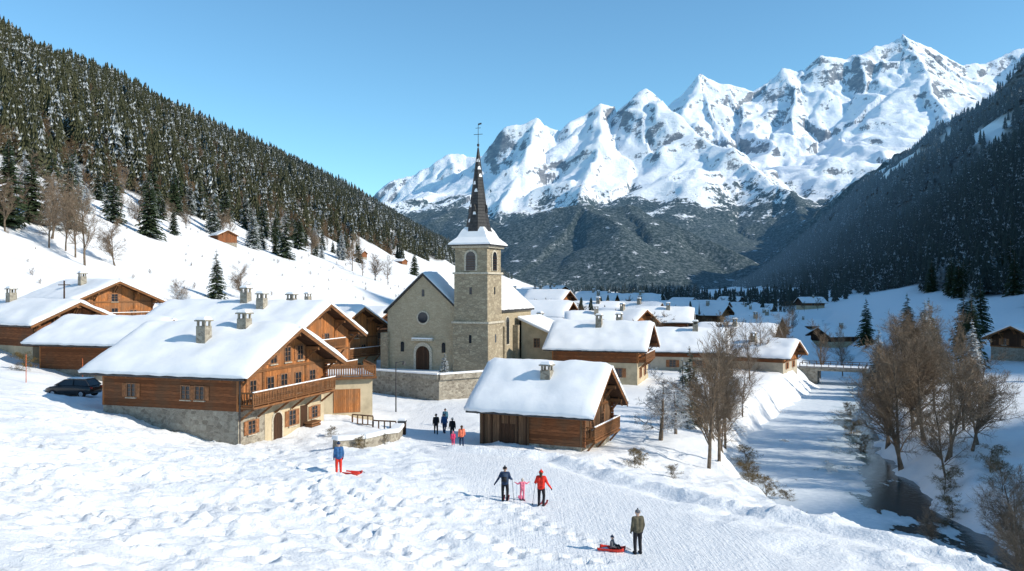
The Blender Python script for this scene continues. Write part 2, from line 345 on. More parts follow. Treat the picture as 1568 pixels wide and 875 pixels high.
def Mt(x,y):
    wx=x+60*fbm(x/700,y/700,2,101)+8*fbm(x/120,y/120,2,7);wy=y+80*fbm(x/700,y/700,2,111)+8*fbm(x/120,y/120,2,8)
    z=np.full(x.shape,-80.);al=np.zeros(x.shape);dd=np.full(x.shape,1000.)
    for ri,(pts,k) in enumerate(RG):
        cum=ri*7919.
        for a,b in zip(pts[:-1],pts[1:]):
            dx,dy=b[0]-a[0],b[1]-a[1];L=dx*dx+dy*dy;t=np.clip(((wx-a[0])*dx+(wy-a[1])*dy)/L,0,1)
            d=np.hypot(wx-a[0]-t*dx,wy-a[1]-t*dy);zz=a[2]+t*(b[2]-a[2])-k*d*(1.14-.00018*np.minimum(d,2500))
            m=zz>z;z=np.where(m,zz,z);al=np.where(m,cum+t*math.sqrt(L)+((wx-a[0])*dx+(wy-a[1])*dy)/math.sqrt(L)*((t<=0)|(t>=1))*.6,al);dd=np.where(m,d,dd);cum+=math.sqrt(L)
    am=np.clip((z+80)/900,0,1);rb=sst(dd,0,420)
    z=z+am*(80*(ridg(wx/1000,wy/1000,3,121,.42)-1.1))
    z=z+am*(.3+.7*rb)*95*(ridg(al/420+.2*fbm(x/400,y/400,2,5),dd/1900,3,151,.42)-1.15)
    z=z+am*15*(ridg(wx/190,wy/260,3,141,.5)-1.1)
    return z
st=15.;mx=np.arange(-2800,5900,st);my=np.arange(2700,8600,st)
X,Y=np.meshgrid(mx,my);x=X.ravel();y=Y.ravel();zm=Mt(x,y)-150*(1-sst(y,2700,3150))
zf=F(x,y)+12*fbm(x/50,y/50,2,9)-3*(1-sst(y,2700,3150))-14*(y<2990)
Z=np.maximum(zm,zf)
g=G('alpine_rock_and_snow',(.8,.8,.82),.8,.1);p=g.pos();ps=g.sep(p);nz=g.sep(g.n('ShaderNodeNewGeometry').outputs['Normal'])[2]
nA=g.noise(p,.004,8,.62);nB=g.noise(g.vm(p,(1,1,2.4)),.014,10,.72);nC=g.noise(p,.075,5,.7);nD=g.noise(g.vm(p,(1.8,1.8,.3)),.022,8,.72);nE=g.noise(p,.0016,3,.5)
snowc=g.mix(g.mr(nA,.4,.65),(.80,.82,.86),(.88,.88,.885))
th=g.ma('ADD',nz,g.ma('ADD',g.ma('MULTIPLY',g.ma('SUBTRACT',nB,.5),.42),g.ma('MULTIPLY',g.ma('SUBTRACT',nD,.5),.5)))
th=g.ma('ADD',th,g.ma('MULTIPLY',g.ma('SUBTRACT',nE,.5),.35))
rock=g.mix(g.mr(nB,.35,.65),(.11,.115,.13),(.27,.265,.26))
c=g.mix(g.mr(th,.545,.63),rock,snowc)
fl=g.ma('ADD',ps[2],g.ma('MULTIPLY',g.ma('SUBTRACT',nA,.5),1000.))
fl=g.ma('ADD',fl,g.ma('MULTIPLY',g.ma('SUBTRACT',nD,.5),650.))
fmk=g.mr(fl,530.,480.)
fo=g.mix(g.mr(nC,.42,.70),(.026,.040,.036),(.16,.185,.19))  # foothill tree tones lightened for hazy blue cast and sunlit faces
fo=g.mix(g.mr(nB,.60,.65),fo,(.62,.65,.70))
c=g.mix(fmk,c,fo);g.col(c)
g.nor(g.bump(g.ma('ADD',nB,g.ma('ADD',g.ma('MULTIPLY',nC,.3),g.ma('MULTIPLY',nD,.5))),.9,15.))
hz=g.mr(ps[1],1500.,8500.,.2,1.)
g.put(g.b.inputs['Emission Color'],(.13,.34,.64));g.put(g.b.inputs['Emission Strength'],g.ma('MULTIPLY',hz,.23))  # aerial haze over the peaks: bluish self-glow baked into the rock and snow
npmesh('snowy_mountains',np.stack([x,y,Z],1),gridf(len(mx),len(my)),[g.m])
# ---------------------------------------------------------------- river
rp=[]
for a,b in zip(RIV[:-1],RIV[1:]):
    n=max(2,int(math.dist(a[:2],b[:2])/1.5))
    for i in range(n): t=i/n;rp.append([a[k]+(b[k]-a[k])*t for k in range(3)])
rp=np.array(rp)
for _ in range(3): rp[1:-1]=(rp[:-2]+2*rp[1:-1]+rp[2:])/4
tg=np.gradient(rp[:,:2],axis=0);tg/=np.hypot(tg[:,0],tg[:,1])[:,None];nr=np.stack([-tg[:,1],tg[:,0]],1)
if nr[len(nr)//2,0]<0: nr=-nr
NU=25;vs=[];ua=[]
for i in range(len(rp)):
    for k in range(NU):
        u=k/(NU-1)*2-1;wv=rp[i,2]+1.6;q=rp[i,:2]+nr[i]*u*wv;vs.append((q[0],q[1],-17.0));ua.append(u)
g=G('river_ice_and_water',(.7,.75,.8),.5,.4);p=g.pos();u=g.attr('across')
n1=g.noise(g.vm(p,(1,.45,1)),.35,5,.6);n2=g.noise(p,1.8,5,.6)
e0=g.ma('ADD',u,g.ma('MULTIPLY',g.ma('SUBTRACT',n1,.5),2.4));wm=g.mr(e0,.42,.48)
yy_=g.sep(p)[1];wm=g.ma('MULTIPLY',wm,g.mr(yy_,125.,105.));pt=g.mr(n1,.63,.66);wm=g.ma('MAXIMUM',wm,g.ma('MULTIPLY',pt,.85))
edge=g.mr(e0,.0,.47)
ice=g.mix(g.mr(n2,.35,.7),(.66,.71,.75),(.80,.83,.85));ice=g.mix(g.ma('MULTIPLY',edge,.6),ice,(.38,.47,.50))
g.col(g.mix(wm,ice,(.035,.065,.07)));g.put(g.b.inputs['Roughness'],g.mr(wm,0,1,.55,.12))
g.nor(g.bump(n2,.25,.08))
npmesh('frozen_river',np.array(vs),gridf(NU,len(rp)),[g.m],attrs={'across':ua})
# ---------------------------------------------------------------- vegetation meshes
def conifer(seed,H=10.,R=2.1,mat=None,wh=26,nb=12):
    r=random.Random(seed);mb=MB();mb.tube((0,0,-.6),(0,0,H*.96),.2,.02,7,BARK)
    for i in range(wh):
        t=i/(wh-1);z=H*(.07+.91*t);Rl=R*(1-t)**.8+.12
        for k in range(nb if t<.75 else 7):
            a=k/nb*6.283+r.uniform(-.3,.3)+i*1.3;l=Rl*r.uniform(.6,1.15);zz=z+r.uniform(-.2,.2)
            d=V((math.cos(a),math.sin(a),0));sd=V((-d.y,d.x,0));up=.25*t
            P=[V((0,0,zz)),d*l*.5+V((0,0,zz-l*(.16-up))),d*l+V((0,0,zz-l*(.42-up*1.8)))]
            w_=.20*l+.09;dr=V((0,0,-.10*l-.05))
            v=[P[0],P[1]+sd*w_+dr,P[1],P[1]-sd*w_+dr,P[2]];mb.add(v,[(0,1,2),(0,2,3),(1,4,2),(2,4,3)],mat)
            for q in(.35,.6,.85):
                c_=P[0].lerp(P[2],q)+V((0,0,.05));ww=(1.15-q)*.36*l
                for s_ in(1,-1):
                    tip=c_+sd*s_*ww+d*.22*l+V((0,0,-.16*l-.05));mb.add([c_-d*.07*l,c_+d*.10*l,tip],[(0,1,2)],mat)
    return mb
def conlow(seed,mat,H=10.,R=1.9):
    r=random.Random(seed);mb=MB();mb.tube((0,0,-1.5),(0,0,3),.16,.12,4,BARK)
    for i in range(9):
        z=.7+i*1.02;rad=R*(1-i/9.4)**.85;n=9;ap=(r.uniform(-.08,.08),r.uniform(-.08,.08),min(z+2.1,H))
        ring=[]
        for k in range(2*n):
            a=k/(2*n)*6.283+i*.5;q=rad*(r.uniform(.8,1.3) if k%2 else r.uniform(.4,.6));ring.append((q*math.cos(a),q*math.sin(a),z+(r.uniform(-.4,.05) if k%2 else .25)))
        mb.add([ap]+ring,[(0,1+k,1+(k+1)%(2*n)) for k in range(2*n)],mat)
    return mb
def bare(seed,H=10.,mat=None,spread=1.,trunk=.15,low=.22,dens=1.,tw=.006,stems=1):
    mat=mat or TWIG;r=random.Random(seed);mb=MB()
    def rv(): return V((r.uniform(-1,1),r.uniform(-1,1),r.uniform(-1,1)))
    def br(p,d,l,rad,lev):
        ns=(6,3,3,1)[lev];cur=p
        for i in range(ns):
            d=(d+rv()*(.08,.18,.22,.2)[lev]+V((0,0,.06))).normalized();q=cur+d*l/ns
            r2=rad*(1-.72*(i+1)/ns) if ns>1 else rad*.4
            r1=rad*(1-.72*i/ns)
            mb.tube(cur,q,max(r1,tw*1.4),max(r2,tw),(7,4,3,3)[lev],BARK if lev<1 else mat)
            if lev<3:
                if lev==0 and (i+1)/ns<low+.1: cur=q;continue
                for k in range(int((3,4,5)[lev]*dens+r.random()*.8)):
                    o=d.orthogonal();o.rotate(Matrix.Rotation(r.uniform(0,6.28),3,d));an=r.uniform(.4,.95)*spread
                    nd=(d*math.cos(an)+o*math.sin(an)).normalized();f=1-.5*(i/ns) if lev==0 else 1-.35*i/ns
                    br(cur.lerp(q,r.uniform(.2,1)),nd,l*(.50,.5,.5)[lev]*r.uniform(.7,1.2)*f,r2*.5+.004,lev+1)
            cur=q
    for k in range(stems): br(V((r.uniform(-.5,.5)*(stems>1),r.uniform(-.5,.5)*(stems>1),-.4)),V((r.uniform(-.3,.3)*(stems>1),r.uniform(-.3,.3)*(stems>1),1)).normalized(),H*.86*(1-.12*k),trunk,0)
    return mb
def data(mb,name,smooth=False):
    o=mb.obj(name,smooth=smooth);me=o.data;bpy.data.objects.remove(o);return me
CON=[data(conifer(s,mat=m),'spruce_tree') for s,m in((1,FOLN),(2,FOLN),(3,FOLS))]
BAR=[data(bare(s,spread=sp,dens=dn,stems=st_,tw=.007),'bare_tree') for s,sp,dn,st_ in((11,.8,.95,1),(12,1.0,.95,2),(13,.65,.9,1))]
BARS=[data(bare(21,10,TWIGS,1.25,.3,.1,tw=.012),'snowy_apple_tree')]
def put(me,name,x,y,h,z=None,rz=None,sx=1.):
    o=bpy.data.objects.new(name,me);sc.collection.objects.link(o);o.location=(x,y,zt(x,y) if z is None else z)
    s=h/10;o.scale=(s*sx,s*sx,s);o.rotation_euler=(0,0,random.uniform(0,6.28) if rz is None else rz);return o
def forest(name,mesh,x,y,sz):
    n=len(x);z=T(x,y,False);a=rng.uniform(0,6.283,n);h=sz/2
    c,s=np.cos(a)*h,np.sin(a)*h
    q=np.stack([np.stack([x+c*i-s*j,y+s*i+c*j,z-.4],1) for i,j in((-1,-1),(1,-1),(1,1),(-1,1))],1).reshape(-1,3)
    o=npmesh(name,q,np.arange(4*n).reshape(-1,4),[],False)
    o.instance_type='FACES';o.use_instance_faces_scale=True;o.show_instancer_for_render=False
    ch=bpy.data.objects.new('tree_crown',mesh);sc.collection.objects.link(ch);ch.parent=o;return o
def scatter(mask,slo,shi,k0,k1,ylo,yhi,area,lim=.72):
    n=int((shi-slo)*(yhi-ylo)/area);s=rng.uniform(slo,shi,n);y=rng.uniform(ylo,yhi,n)
    x=k0*y+k1*s;m=(mask(x,y)>rng.uniform(.1,.9,n))&(np.abs(x/y)<lim);return x[m],y[m]
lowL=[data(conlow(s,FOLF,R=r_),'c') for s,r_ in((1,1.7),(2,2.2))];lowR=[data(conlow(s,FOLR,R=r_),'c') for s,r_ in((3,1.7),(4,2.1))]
BL=data(bare(33,8,TWIGF,.8,.12,.15,.6,.014),'c')
def dist(names_mesh,X,Y,sz):
    k=rng.integers(0,len(names_mesh),len(X))
    for i,(nm,me) in enumerate(names_mesh): forest(nm,me,X[k==i],Y[k==i],sz[k==i])
def sizes(n,a,b): return a+(b-a)*rng.beta(1.6,2.2,n)
def clear(x,y): return (np.abs(x/y+.337)<.035)&(y<335)&(.05*y-x<128)
x,y=scatter(maskL,120,520,.05,-1,110,900,27);k=~clear(x,y);x=x[k];y=y[k];s=.05*y-x
br_=(rng.uniform(0,1,len(x))<np.interp(s,[130,175,230,500],[.65,.35,.12,.05])+.3*(fbm(x/60,y/60,2,91)>.25))
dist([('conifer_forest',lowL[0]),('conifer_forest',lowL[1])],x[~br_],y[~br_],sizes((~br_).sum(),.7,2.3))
dist([('bare_beech_wood',BL)],x[br_],y[br_],sizes(br_.sum(),.8,1.7))
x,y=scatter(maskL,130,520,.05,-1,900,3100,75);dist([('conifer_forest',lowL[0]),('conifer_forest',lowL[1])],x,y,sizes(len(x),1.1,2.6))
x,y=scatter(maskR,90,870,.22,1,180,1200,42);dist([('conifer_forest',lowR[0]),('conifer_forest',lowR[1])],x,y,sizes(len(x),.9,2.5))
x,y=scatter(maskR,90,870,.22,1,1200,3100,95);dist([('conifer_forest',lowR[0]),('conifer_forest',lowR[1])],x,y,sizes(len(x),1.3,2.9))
n=520;k=rng.integers(0,6,n);cx=np.array([130,175,215,95,150,240])[k];cy=np.array([640,560,760,820,980,640])[k];x=cx+rng.normal(0,26,n);y=cy+rng.normal(0,16,n)
dist([('conifer_copse',lowR[0]),('conifer_copse',lowR[1])],x,y,sizes(n,.6,1.6))
n=700;y=rng.uniform(900,2500,n);x=.05*y+rng.uniform(0,1,n)**.7*.17*y;dist([('conifer_copse',lowR[0])],x,y,sizes(n,.8,2.))
n=420;y=rng.uniform(150,650,n);x=.05*y+rng.normal(0,15,n);ok=~((y<160)&(x<12))
dist([('bare_copse',BL)],x[ok],y[ok],sizes(ok.sum(),.6,1.4))
n=170;y=rng.uniform(160,460,n);x=y*rng.uniform(.08,.36,n);d_,_=segdist(x,y,RIV);ok=d_>8
dist([('bare_copse',BL)],x[ok],y[ok],sizes(ok.sum(),.4,1.2))
n=45;y=rng.uniform(170,450,n);x=y*rng.uniform(.08,.33,n);d_,_=segdist(x,y,RIV);ok=d_>8
dist([('conifer_copse',lowR[0])],x[ok],y[ok],sizes(ok.sum(),.5,1.3))
n=160;s=rng.uniform(62,150,n);y=rng.uniform(100,420,n);dist([('hillside_scrub',BL)],.05*y-s,y,sizes(n,.08,.3))
n=120;y=rng.uniform(130,520,n);x=.05*y-rng.uniform(112,158,n)
for i in range(95):
    if clear(x[i],y[i]): continue
    if i<60: put(CON[i%3],'spruce_tree',x[i],y[i],rng.uniform(8,19))
    else: put(BAR[i%3],'bare_tree',x[i],y[i],rng.uniform(7,13))
for i in range(26):
    b=rng.uniform(300,480);s_=rng.uniform(112,150);put(CON[i%3],'spruce_tree',.22*b+s_,b,rng.uniform(14,22))
# individual trees
for a,b,h,k in[(-62,179,10.5,0),(-91.8,345,19,1),(-103.8,176,18,1),(-107,190,16,0),(-112,182,15,1),(-67,585,18,0),(77,143,12.5,0),(72,150,9,1),(60,124,12,2),(63,130,10,0),(55,128,9,2),
 (16,80,6.5,2),(17.5,84,7.5,0),(7,250,15,2),(12,262,14,0),(90,170,13,1),(96,178,11,0),(104,165,12,1),(84,118,10,1),(66,135,12,0),(69,128,9,2),(-116,172,19,1),(-110,160,17,0),(88,190,12,0),(83,200,11,1),(110,205,13,2),(118,215,14,0)]: put(CON[k],'spruce_tree',a,b,h)
put(CON[2],'spruce_tree',-8.0,101.5,2.7,-10.7,sx=1.3)
for a,b,h,k in[(-92.8,171,13,0),(-83.6,167,16,2),(-83.5,179,10,1),(-108.8,195,14,0),(-91,174,12,2),(-97,180,14,1),(-101,170,12,2),(-88,172,13,0),(-76.4,408,16,0),(-62,387,12,1),(-56,385,12,0),(-61,193,8,1),(-59,150,5.5,1),(-70,400,12,2),
 (14.9,64.7,10.4,2),(16.4,67.5,9.5,0),(21.5,86,9,0),(19.5,83,8,1),(22.5,90,9.5,2),(19,77,6,1),
 (35,77,12,1),(39,81,11.5,1),(41,93,11,0),(37,72,10.5,1),(48,103,11,1),(45,85,10.5,0),(43,90,11,1),(48,97,11,0),(35,69,7,1),(50,110,10,1),(42,77,8,1),(38,86,10,1),(41,87,12,1),(45,95,10,1),(40,74,9,1),
 (28.8,47,5.5,1),(30,50,5,0),(31.2,52.5,6.5,1),(30.5,46,7,2),(32.5,49,7,0),(28,57,3,1),(56,155,10,2),(48,150,9,1),(40,138,8,0),(34,122,8,2),(29,112,7,1),(62,160,9,0),(44,66,7,0),(27,100,7,0),(24,94,6,1)]: put(BAR[k],'bare_tree',a,b,h)
for a,b,h in[(12.4,71.2,5.4),(14.3,74.5,4.4),(-50,128,6),(24,95,5)]: put(BARS[0],'snowy_apple_tree',a,b,h,sx=1.25)
# ---------------------------------------------------------------- buildings
def snowcap(hw,y0,y1,rf,t,seed,nx=26,step=.6):
    ny=max(6,int((y1-y0)/step));us=np.linspace(-1,1,nx*2+1);vsn=np.linspace(-1,1,ny+1);U,W_=np.meshgrid(us,vsn)
    ed=((1-np.abs(U)**14)**.5*.5+.5)*((1-np.abs(W_)**20)**.5*.5+.5)
    xx=U*hw;yy=(y0+y1)/2+W_*(y1-y0)/2
    th=t*ed*(1+.24*fbm(xx/2.5+seed,yy/2.5,3,seed))
    wob=.09*pn(yy/.9,xx*0+seed,5)*np.sign(U)*(np.abs(U)>.97);xx=xx+wob
    top=rf(np.abs(xx))+th-.3*t*np.exp(-(xx/.5)**2)
    nX=len(us);v=np.stack([xx.ravel(),yy.ravel(),top.ravel()],1);f=gridf(nX,len(vsn)).tolist()
    J=len(vsn);ring=[(0,i) for i in range(nX)]+[(j,nX-1) for j in range(1,J)]+[(J-1,i) for i in range(nX-2,-1,-1)]+[(j,0) for j in range(J-2,0,-1)]
    idx=[j*nX+i for j,i in ring];lo=v[idx].copy();lo[:,2]=rf(np.abs(lo[:,0]))+.012
    mid=v[idx].copy();mid[:,2]=rf(np.abs(mid[:,0]))+t*.3
    for k,(j,i) in enumerate(ring):
        ox=(1 if i==nX-1 else -1 if i==0 else 0);oy=(1 if j==J-1 else -1 if j==0 else 0);mid[k,0]+=ox*.06;mid[k,1]+=oy*.06
    b=len(v);n=len(idx);v=np.concatenate([v,mid,lo])
    for k in range(n):
        k2=(k+1)%n;f.append([idx[k2],idx[k],b+k,b+k2]);f.append([b+k2,b+k,b+n+k,b+n+k2])
    return v,f
def window(mb,o,t,n,xc,zc,w,h,shut=None,fr=None,sn=True):
    fr=fr or FRM;x0,x1,z0,z1=xc-w/2,xc+w/2,zc-h/2,zc+h/2
    mb.fbox(o,t,n,x0,x1,z0,z1,-.05,.012,GL)
    for a,b,c,d in((x0-.08,x0,z0-.08,z1+.08),(x1,x1+.08,z0-.08,z1+.08),(x0,x1,z1,z1+.08),(x0,x1,z0-.08,z0),(xc-.025,xc+.025,z0,z1)): mb.fbox(o,t,n,a,b,c,d,-.02,.07,fr)
    for zz in(z0+h*.36,z0+h*.68): mb.fbox(o,t,n,x0,xc-.026,zz-.015,zz+.015,0,.03,fr);mb.fbox(o,t,n,xc+.026,x1,zz-.015,zz+.015,0,.03,fr)
    if shut:
        for s_ in(-1,1):
            a=xc+s_*(w/2+.1);b=a+s_*w*.5;mb.fbox(o,t,n,min(a,b),max(a,b),z0-.05,z1+.05,.015,.06,shut)
    if sn: mb.fbox(o,t,n,x0-.12,x1+.12,z0-.15,z0-.085,0,.13,WHF)
def chimney(P,x,y,zb,zt_,w=.8,mat=None,cap='slab'):
    mat=mat or STONE;m=MB();m.box(x-w/2,x+w/2,y-w/2,y+w/2,zb,zt_,mat)
    for a in(-1,1):
        for b in(-1,1): m.box(x+a*w*.36-.07,x+a*w*.36+.07,y+b*w*.36-.07,y+b*w*.36+.07,zt_+.003,zt_+.35,mat)
    m.box(x-w*.62,x+w*.62,y-w*.62,y+w*.62,zt_+.353,zt_+.45,mat)
    h=zt_+.453
    k=MB();k.add([(x-w*.6,y-w*.6,h),(x+w*.6,y-w*.6,h),(x+w*.6,y+w*.6,h),(x-w*.6,y+w*.6,h),(x-w*.4,y-w*.4,h+.25),(x+w*.4,y-w*.4,h+.25),(x+w*.4,y+w*.4,h+.25),(x-w*.4,y+w*.4,h+.25)],[(0,3,2,1),(4,5,6,7),(0,1,5,4),(1,2,6,5),(2,3,7,6),(3,0,4,7)],SNOW)
    m.obj('chimney',P);k.obj('chimney_snow',P,smooth=False,bev=.06)
def railing(mb,p,q,z,h=1.0,m=None,step=.2):
    m=m or WB;p=V((*p,z));q=V((*q,z));L=(q-p).length;d=(q-p)/L
    mb.beam(p+V((0,0,h)),q+V((0,0,h)),.1,.1,m);mb.beam(p+V((0,0,.15)),q+V((0,0,.15)),.06,.08,m)
    n=int(L/step)
    for i in range(n+1):
        a=p+d*L*i/n;w_=.11 if i%9 else .14;mb.beam(a+V((0,0,.19 if i%9 else -.1)),a+V((0,0,h-.05)),w_,.035,m)
def chalet(name,x,y,deg,L,W,zg,ze,zr,oh=1.4,ohe=1.2,base=2.2,gab=None,side=None,bm=None,gbase=None,snow=.5,det=1,chim=((1.6,.45,1.2),),balc=(),wins=(),swins=(),logs=False):
    gab=gab or WO;side=side or WL;bm=bm or STONE
    rz=math.radians(deg);P=empty(name,(x,y,zg),rz)
    e=ze-zg-snow*.8;r=zr-zg-snow*.8;hw=W/2;HW=hw+ohe;m=(r-e)/HW;rf=lambda a:r-m*a
    wt=rf(hw)-.2
    b=MB();b.box(-hw,hw,.0,L,-3,base,bm)
    if gbase: b.box(-hw*.45,hw+.02,-.03,.2,-3,base+.01,gbase)
    b.obj('foundation_walls',P)
    g_=MB();pp=[(-hw-.04,base),(hw+.04,base),(hw+.04,wt),(0,r-.2),(-hw-.04,wt)]
    g_.prism(pp,-.06,.12,gab);g_.prism(pp,L-.12,L+.05,gab)
    if det:
        for zz in(base+.02,base+2.55):
            if zz<wt+.5: g_.box(-hw-.05,hw+.05,-.13,-.061,zz,zz+.2,WB)
        for xx in(-hw+.05,-hw*.5,hw*.5,hw-.05): g_.box(xx-.1,xx+.1,-.12,-.062,base+.23,rf(abs(xx))-.5,WB)
    g_.obj('gable_walls',P)
    s_=MB();s_.box(-hw-.02,-hw+.15,.121,L-.121,base+.002,wt,side);s_.box(hw-.15,hw+.02,.121,L-.121,base+.002,wt,side)
    s_.obj('side_walls',P)
    rr_=MB();y0,y1=-oh,L+oh*.7;th=.2
    for s1 in(-1,1):
        q=[(0,r),(s1*HW,r-m*HW),(s1*HW,r-m*HW-th),(0,r-th)]
        rr_.prism(q if s1<0 else q[::-1],y0,y1,WD)
        q=[(0,r+.05),(s1*(HW+.03),r-m*HW+.05),(s1*(HW+.03),r-m*HW-.3),(0,r-.3)]
        rr_.prism(q if s1<0 else q[::-1],y0-.06,y0-.005,WB)
        for fx in(.03,.5,.98):
            xx=s1*hw*fx;rr_.box(xx-.11,xx+.11,y0+.15,-.061,rf(abs(xx))-th-.3-m*.1,rf(abs(xx))-th-.03-m*.1,WB)
            rr_.beam((xx,-.07,rf(abs(xx))-th-1.2),(xx,y0+.45,rf(abs(xx))-th-.32),.12,.14,WB)
        if det:
            for k in range(int((y1-y0)/.9)): yy=y0+.4+k*.9;rr_.beam((s1*(hw-.2),yy,rf(hw-.2)-th-.06),(s1*(HW-.08),yy,rf(HW-.08)-th-.06),.09,.11,WB)
            rr_.tube((s1*(HW+.08),y0+.1,rf(HW)-.12),(s1*(HW+.08),y1-.1,rf(HW)-.12),.07,.07,6,IRON)
    rr_.obj('roof',P)
    v,f=snowcap(HW+.08,y0-.1,y1+.08,rf,snow,int(abs(x*7+y)),18 if det else 8,.5 if det else 1.2);v=[tuple(k) for k in v]
    k=MB();k.add(v,f,SNOW);k.obj('roof_snow',P,smooth=True)
    o=(0,-.06,0);t=(1,0,0);n=(0,-1,0)
    wm=MB()
    for (xc,zc,w_,h_,sh) in wins: window(wm,(0,-.03 if zc<base and gbase else -.06 if zc>base else 0,0),t,n,xc,zc,w_,h_,SHU if sh else None)
    for (yc,zc,w_,h_,sh) in swins: window(wm,(-hw-.02 if zc>base else -hw,0,0),(0,-1,0),(-1,0,0),-yc,zc,w_,h_,SHU if sh else None)
    if wm.v: wm.obj('windows',P)
    for (x0,x1,zf,dp) in balc:
        bb=MB();bb.box(x0,x1,-dp,-.135,zf-.14,zf,WB);railing(bb,(x0+.05,-dp+.06),(x1-.05,-dp+.06),zf)
        for xx in(x0+.05,x1-.05): railing(bb,(xx,-dp+.12),(xx,-.14),zf)
        nb=max(2,int((x1-x0)/2.2))
        for i in range(nb+1):
            xx=x0+.15+(x1-x0-.3)*i/nb;bb.beam((xx,-.14,zf-1.),(xx,-dp+.15,zf-.16),.13,.13,WB)
        bb.hexa([(x0,-dp,zf+1.055),(x1,-dp,zf+1.055),(x1,-dp+.12,zf+1.055),(x0,-dp+.12,zf+1.055),(x0,-dp+.02,zf+1.12),(x1,-dp+.02,zf+1.12),(x1,-dp+.1,zf+1.12),(x0,-dp+.1,zf+1.12)],SNOW)
        bb.obj('balcony',P)
    for xx,fy,hh in chim: chimney(P,xx,L*fy,rf(abs(xx))-.3,rf(abs(xx))+snow+hh)
    if logs:
        lg=MB()
        for xx in(-hw-.02,hw+.02):
            for i in range(int((wt-base)/.24)):
                zz=base+.12+i*.24;lg.box(xx-.1,xx+.1,-.32,-.135,zz-.1,zz+.1,WL)
        lg.obj('log_ends',P)
    return P
# main chalet
mw=[(-4.2,4.05,.7,1.15,1),(-2.0,3.9,.8,1.5,0),(-.2,4.05,.8,1.3,1),(1.8,3.9,.8,1.5,0),(3.9,4.05,.8,1.15,1),(-1.6,6.2,.75,1.05,1),(.3,6.2,.75,1.05,0),(2.1,6.2,.75,1.05,1),(-4.3,1.3,.8,.9,1),(1.,1.2,.9,1.1,1),(4.3,1.2,.8,.9,1)]
M=chalet('timber_chalet',-17.5,65.6,72.2,11.8,11.6,-11.5,-5.9,-2.75,oh=1.45,ohe=1.1,base=2.6,gbase=PL,snow=.62,
 wins=mw,swins=[(3.2,3.8,.7,.9,1),(4.4,3.8,.7,.9,0),(9.2,3.8,.7,.9,1)],balc=((-6.0,5.4,2.95,1.4),),chim=((-3.1,.42,1.0),(-.9,.25,.5)),logs=True)
d_=MB();d_.arch((0,-.03,0),(1,0,0),(0,-1,0),-1.0,-.1,1.5,2.2,-.01,.05,WHF);d_.arch((0,-.03,0),(1,0,0),(0,-1,0),-1.0,-.1,1.15,2.0,.0,.08,WD)
d_.fbox((0,-.03,0),(1,0,0),(0,-1,0),2.2,3.2,-.1,1.95,0,.06,WD);d_.obj('doors',M)
v_=MB();v_.tube((-6.05,-.3,5.0),(-5.95,-.25,-.3),.05,.05,6,IRON)
for k in range(3):
    for j in range(7): v_.tube((2.6+j*.2,-.9,.1+k*.22),(2.6+j*.2,-.25,.1+k*.22),.1,.1,7,WB,True)
v_.obj('downpipe_and_log_pile',M)
chalet('timber_chalet',-19.2,84.5,72.2,17,12.5,-11.8,-4.7,-1.35,base=2.6,bm=PL,snow=.6,wins=[(-3,4,.8,1.1,1),(0,4,.9,1.6,1),(3,4,.8,1.1,1),(-1.5,6.4,.8,1.1,1),(1.5,6.4,.8,1.1,1),(-3,1.2,.8,1,1),(2,1.2,.8,1,1)],balc=((-5.8,5.8,2.95,1.3),(-3.8,3.8,5.4,1.)),chim=((-2,.3,.9),(-1,.45,1.0),(2.,.25,.8)))
chalet('low_outbuilding',-34.5,84,72.2,11,8,-9.3,-5.2,-2.9,base=1.2,snow=.55,chim=(),wins=[])
WA=mk_wood('old_barn_boards',(.34,.125,.05),'h',.2)
chalet('wooden_barn',-46.3,90,60,12,8.6,-8.7,-3.6,-1.35,base=2.5,bm=PL,gab=WA,snow=.5,wins=[(-1.6,1.3,.8,.8,0),(1.8,1.3,.8,.9,0),(-1.5,3.4,.7,.8,0)],chim=((-1,.8,.9),),oh=1.2,ohe=.9)
chalet('timber_chalet',-52.2,112,52,13,10.5,-7,-1.8,.95,base=2.2,bm=PL2,snow=.5,wins=[(-2.5,3.2,.8,1,1),(0,3.2,.8,1.6,0),(2.5,3.2,.8,1,1),(0,5.4,.8,.9,1)],balc=((-4.5,4.5,2.4,1.2),),chim=((-2,.35,1.),))
chalet('timber_chalet',-20.5,112,62,9,9,-12,-5.2,-2.4,base=2.5,bm=PL,snow=.5,wins=[(-2,3.6,.8,1.1,1),(1.5,3.6,.8,1.1,1),(0,5.6,.7,.9,1),(0,1.2,.9,1,1)],balc=((-4,4,2.8,1.1),),chim=())
chalet('timber_chalet',-19.0,127,65,9,8,-12,-5.3,-3,base=2.5,bm=PL,snow=.5,gab=WD,wins=[(-2,3.6,.8,1.1,1),(1.5,3.6,.8,1.1,1)],chim=())
chalet('timber_chalet',-30,135,60,10,9,-10.5,-5,-2.4,base=2,bm=PL2,snow=.5,chim=((1,.4,1),))
A_=empty('garage_annex',(-15.1,76.5,-11.4),math.radians(20));a_=MB();a_.box(-1.9,2.6,0,5.5,-1.5,3.0,PL);a_.box(-2.2,2.9,-.5,5.6,3.003,3.2,WB);a_.fbox((0,0,0),(1,0,0),(0,-1,0),-.9,1.5,0,2.1,0,.05,WO);railing(a_,(-2.1,-.4),(2.8,-.4),3.2);railing(a_,(2.8,-.3),(2.8,5.5),3.2);a_.obj('annex_body',A_)
window(a_:=MB(),(2.6,0,0),(0,1,0),(1,0,0),2.,1.5,1,1,SHU);a_.obj('annex_window',A_)
sn_=MB();sn_.box(-2.1,2.7,-.3,5.5,3.203,3.4,SNOW);sn_.obj('annex_snow',A_,bev=.08)
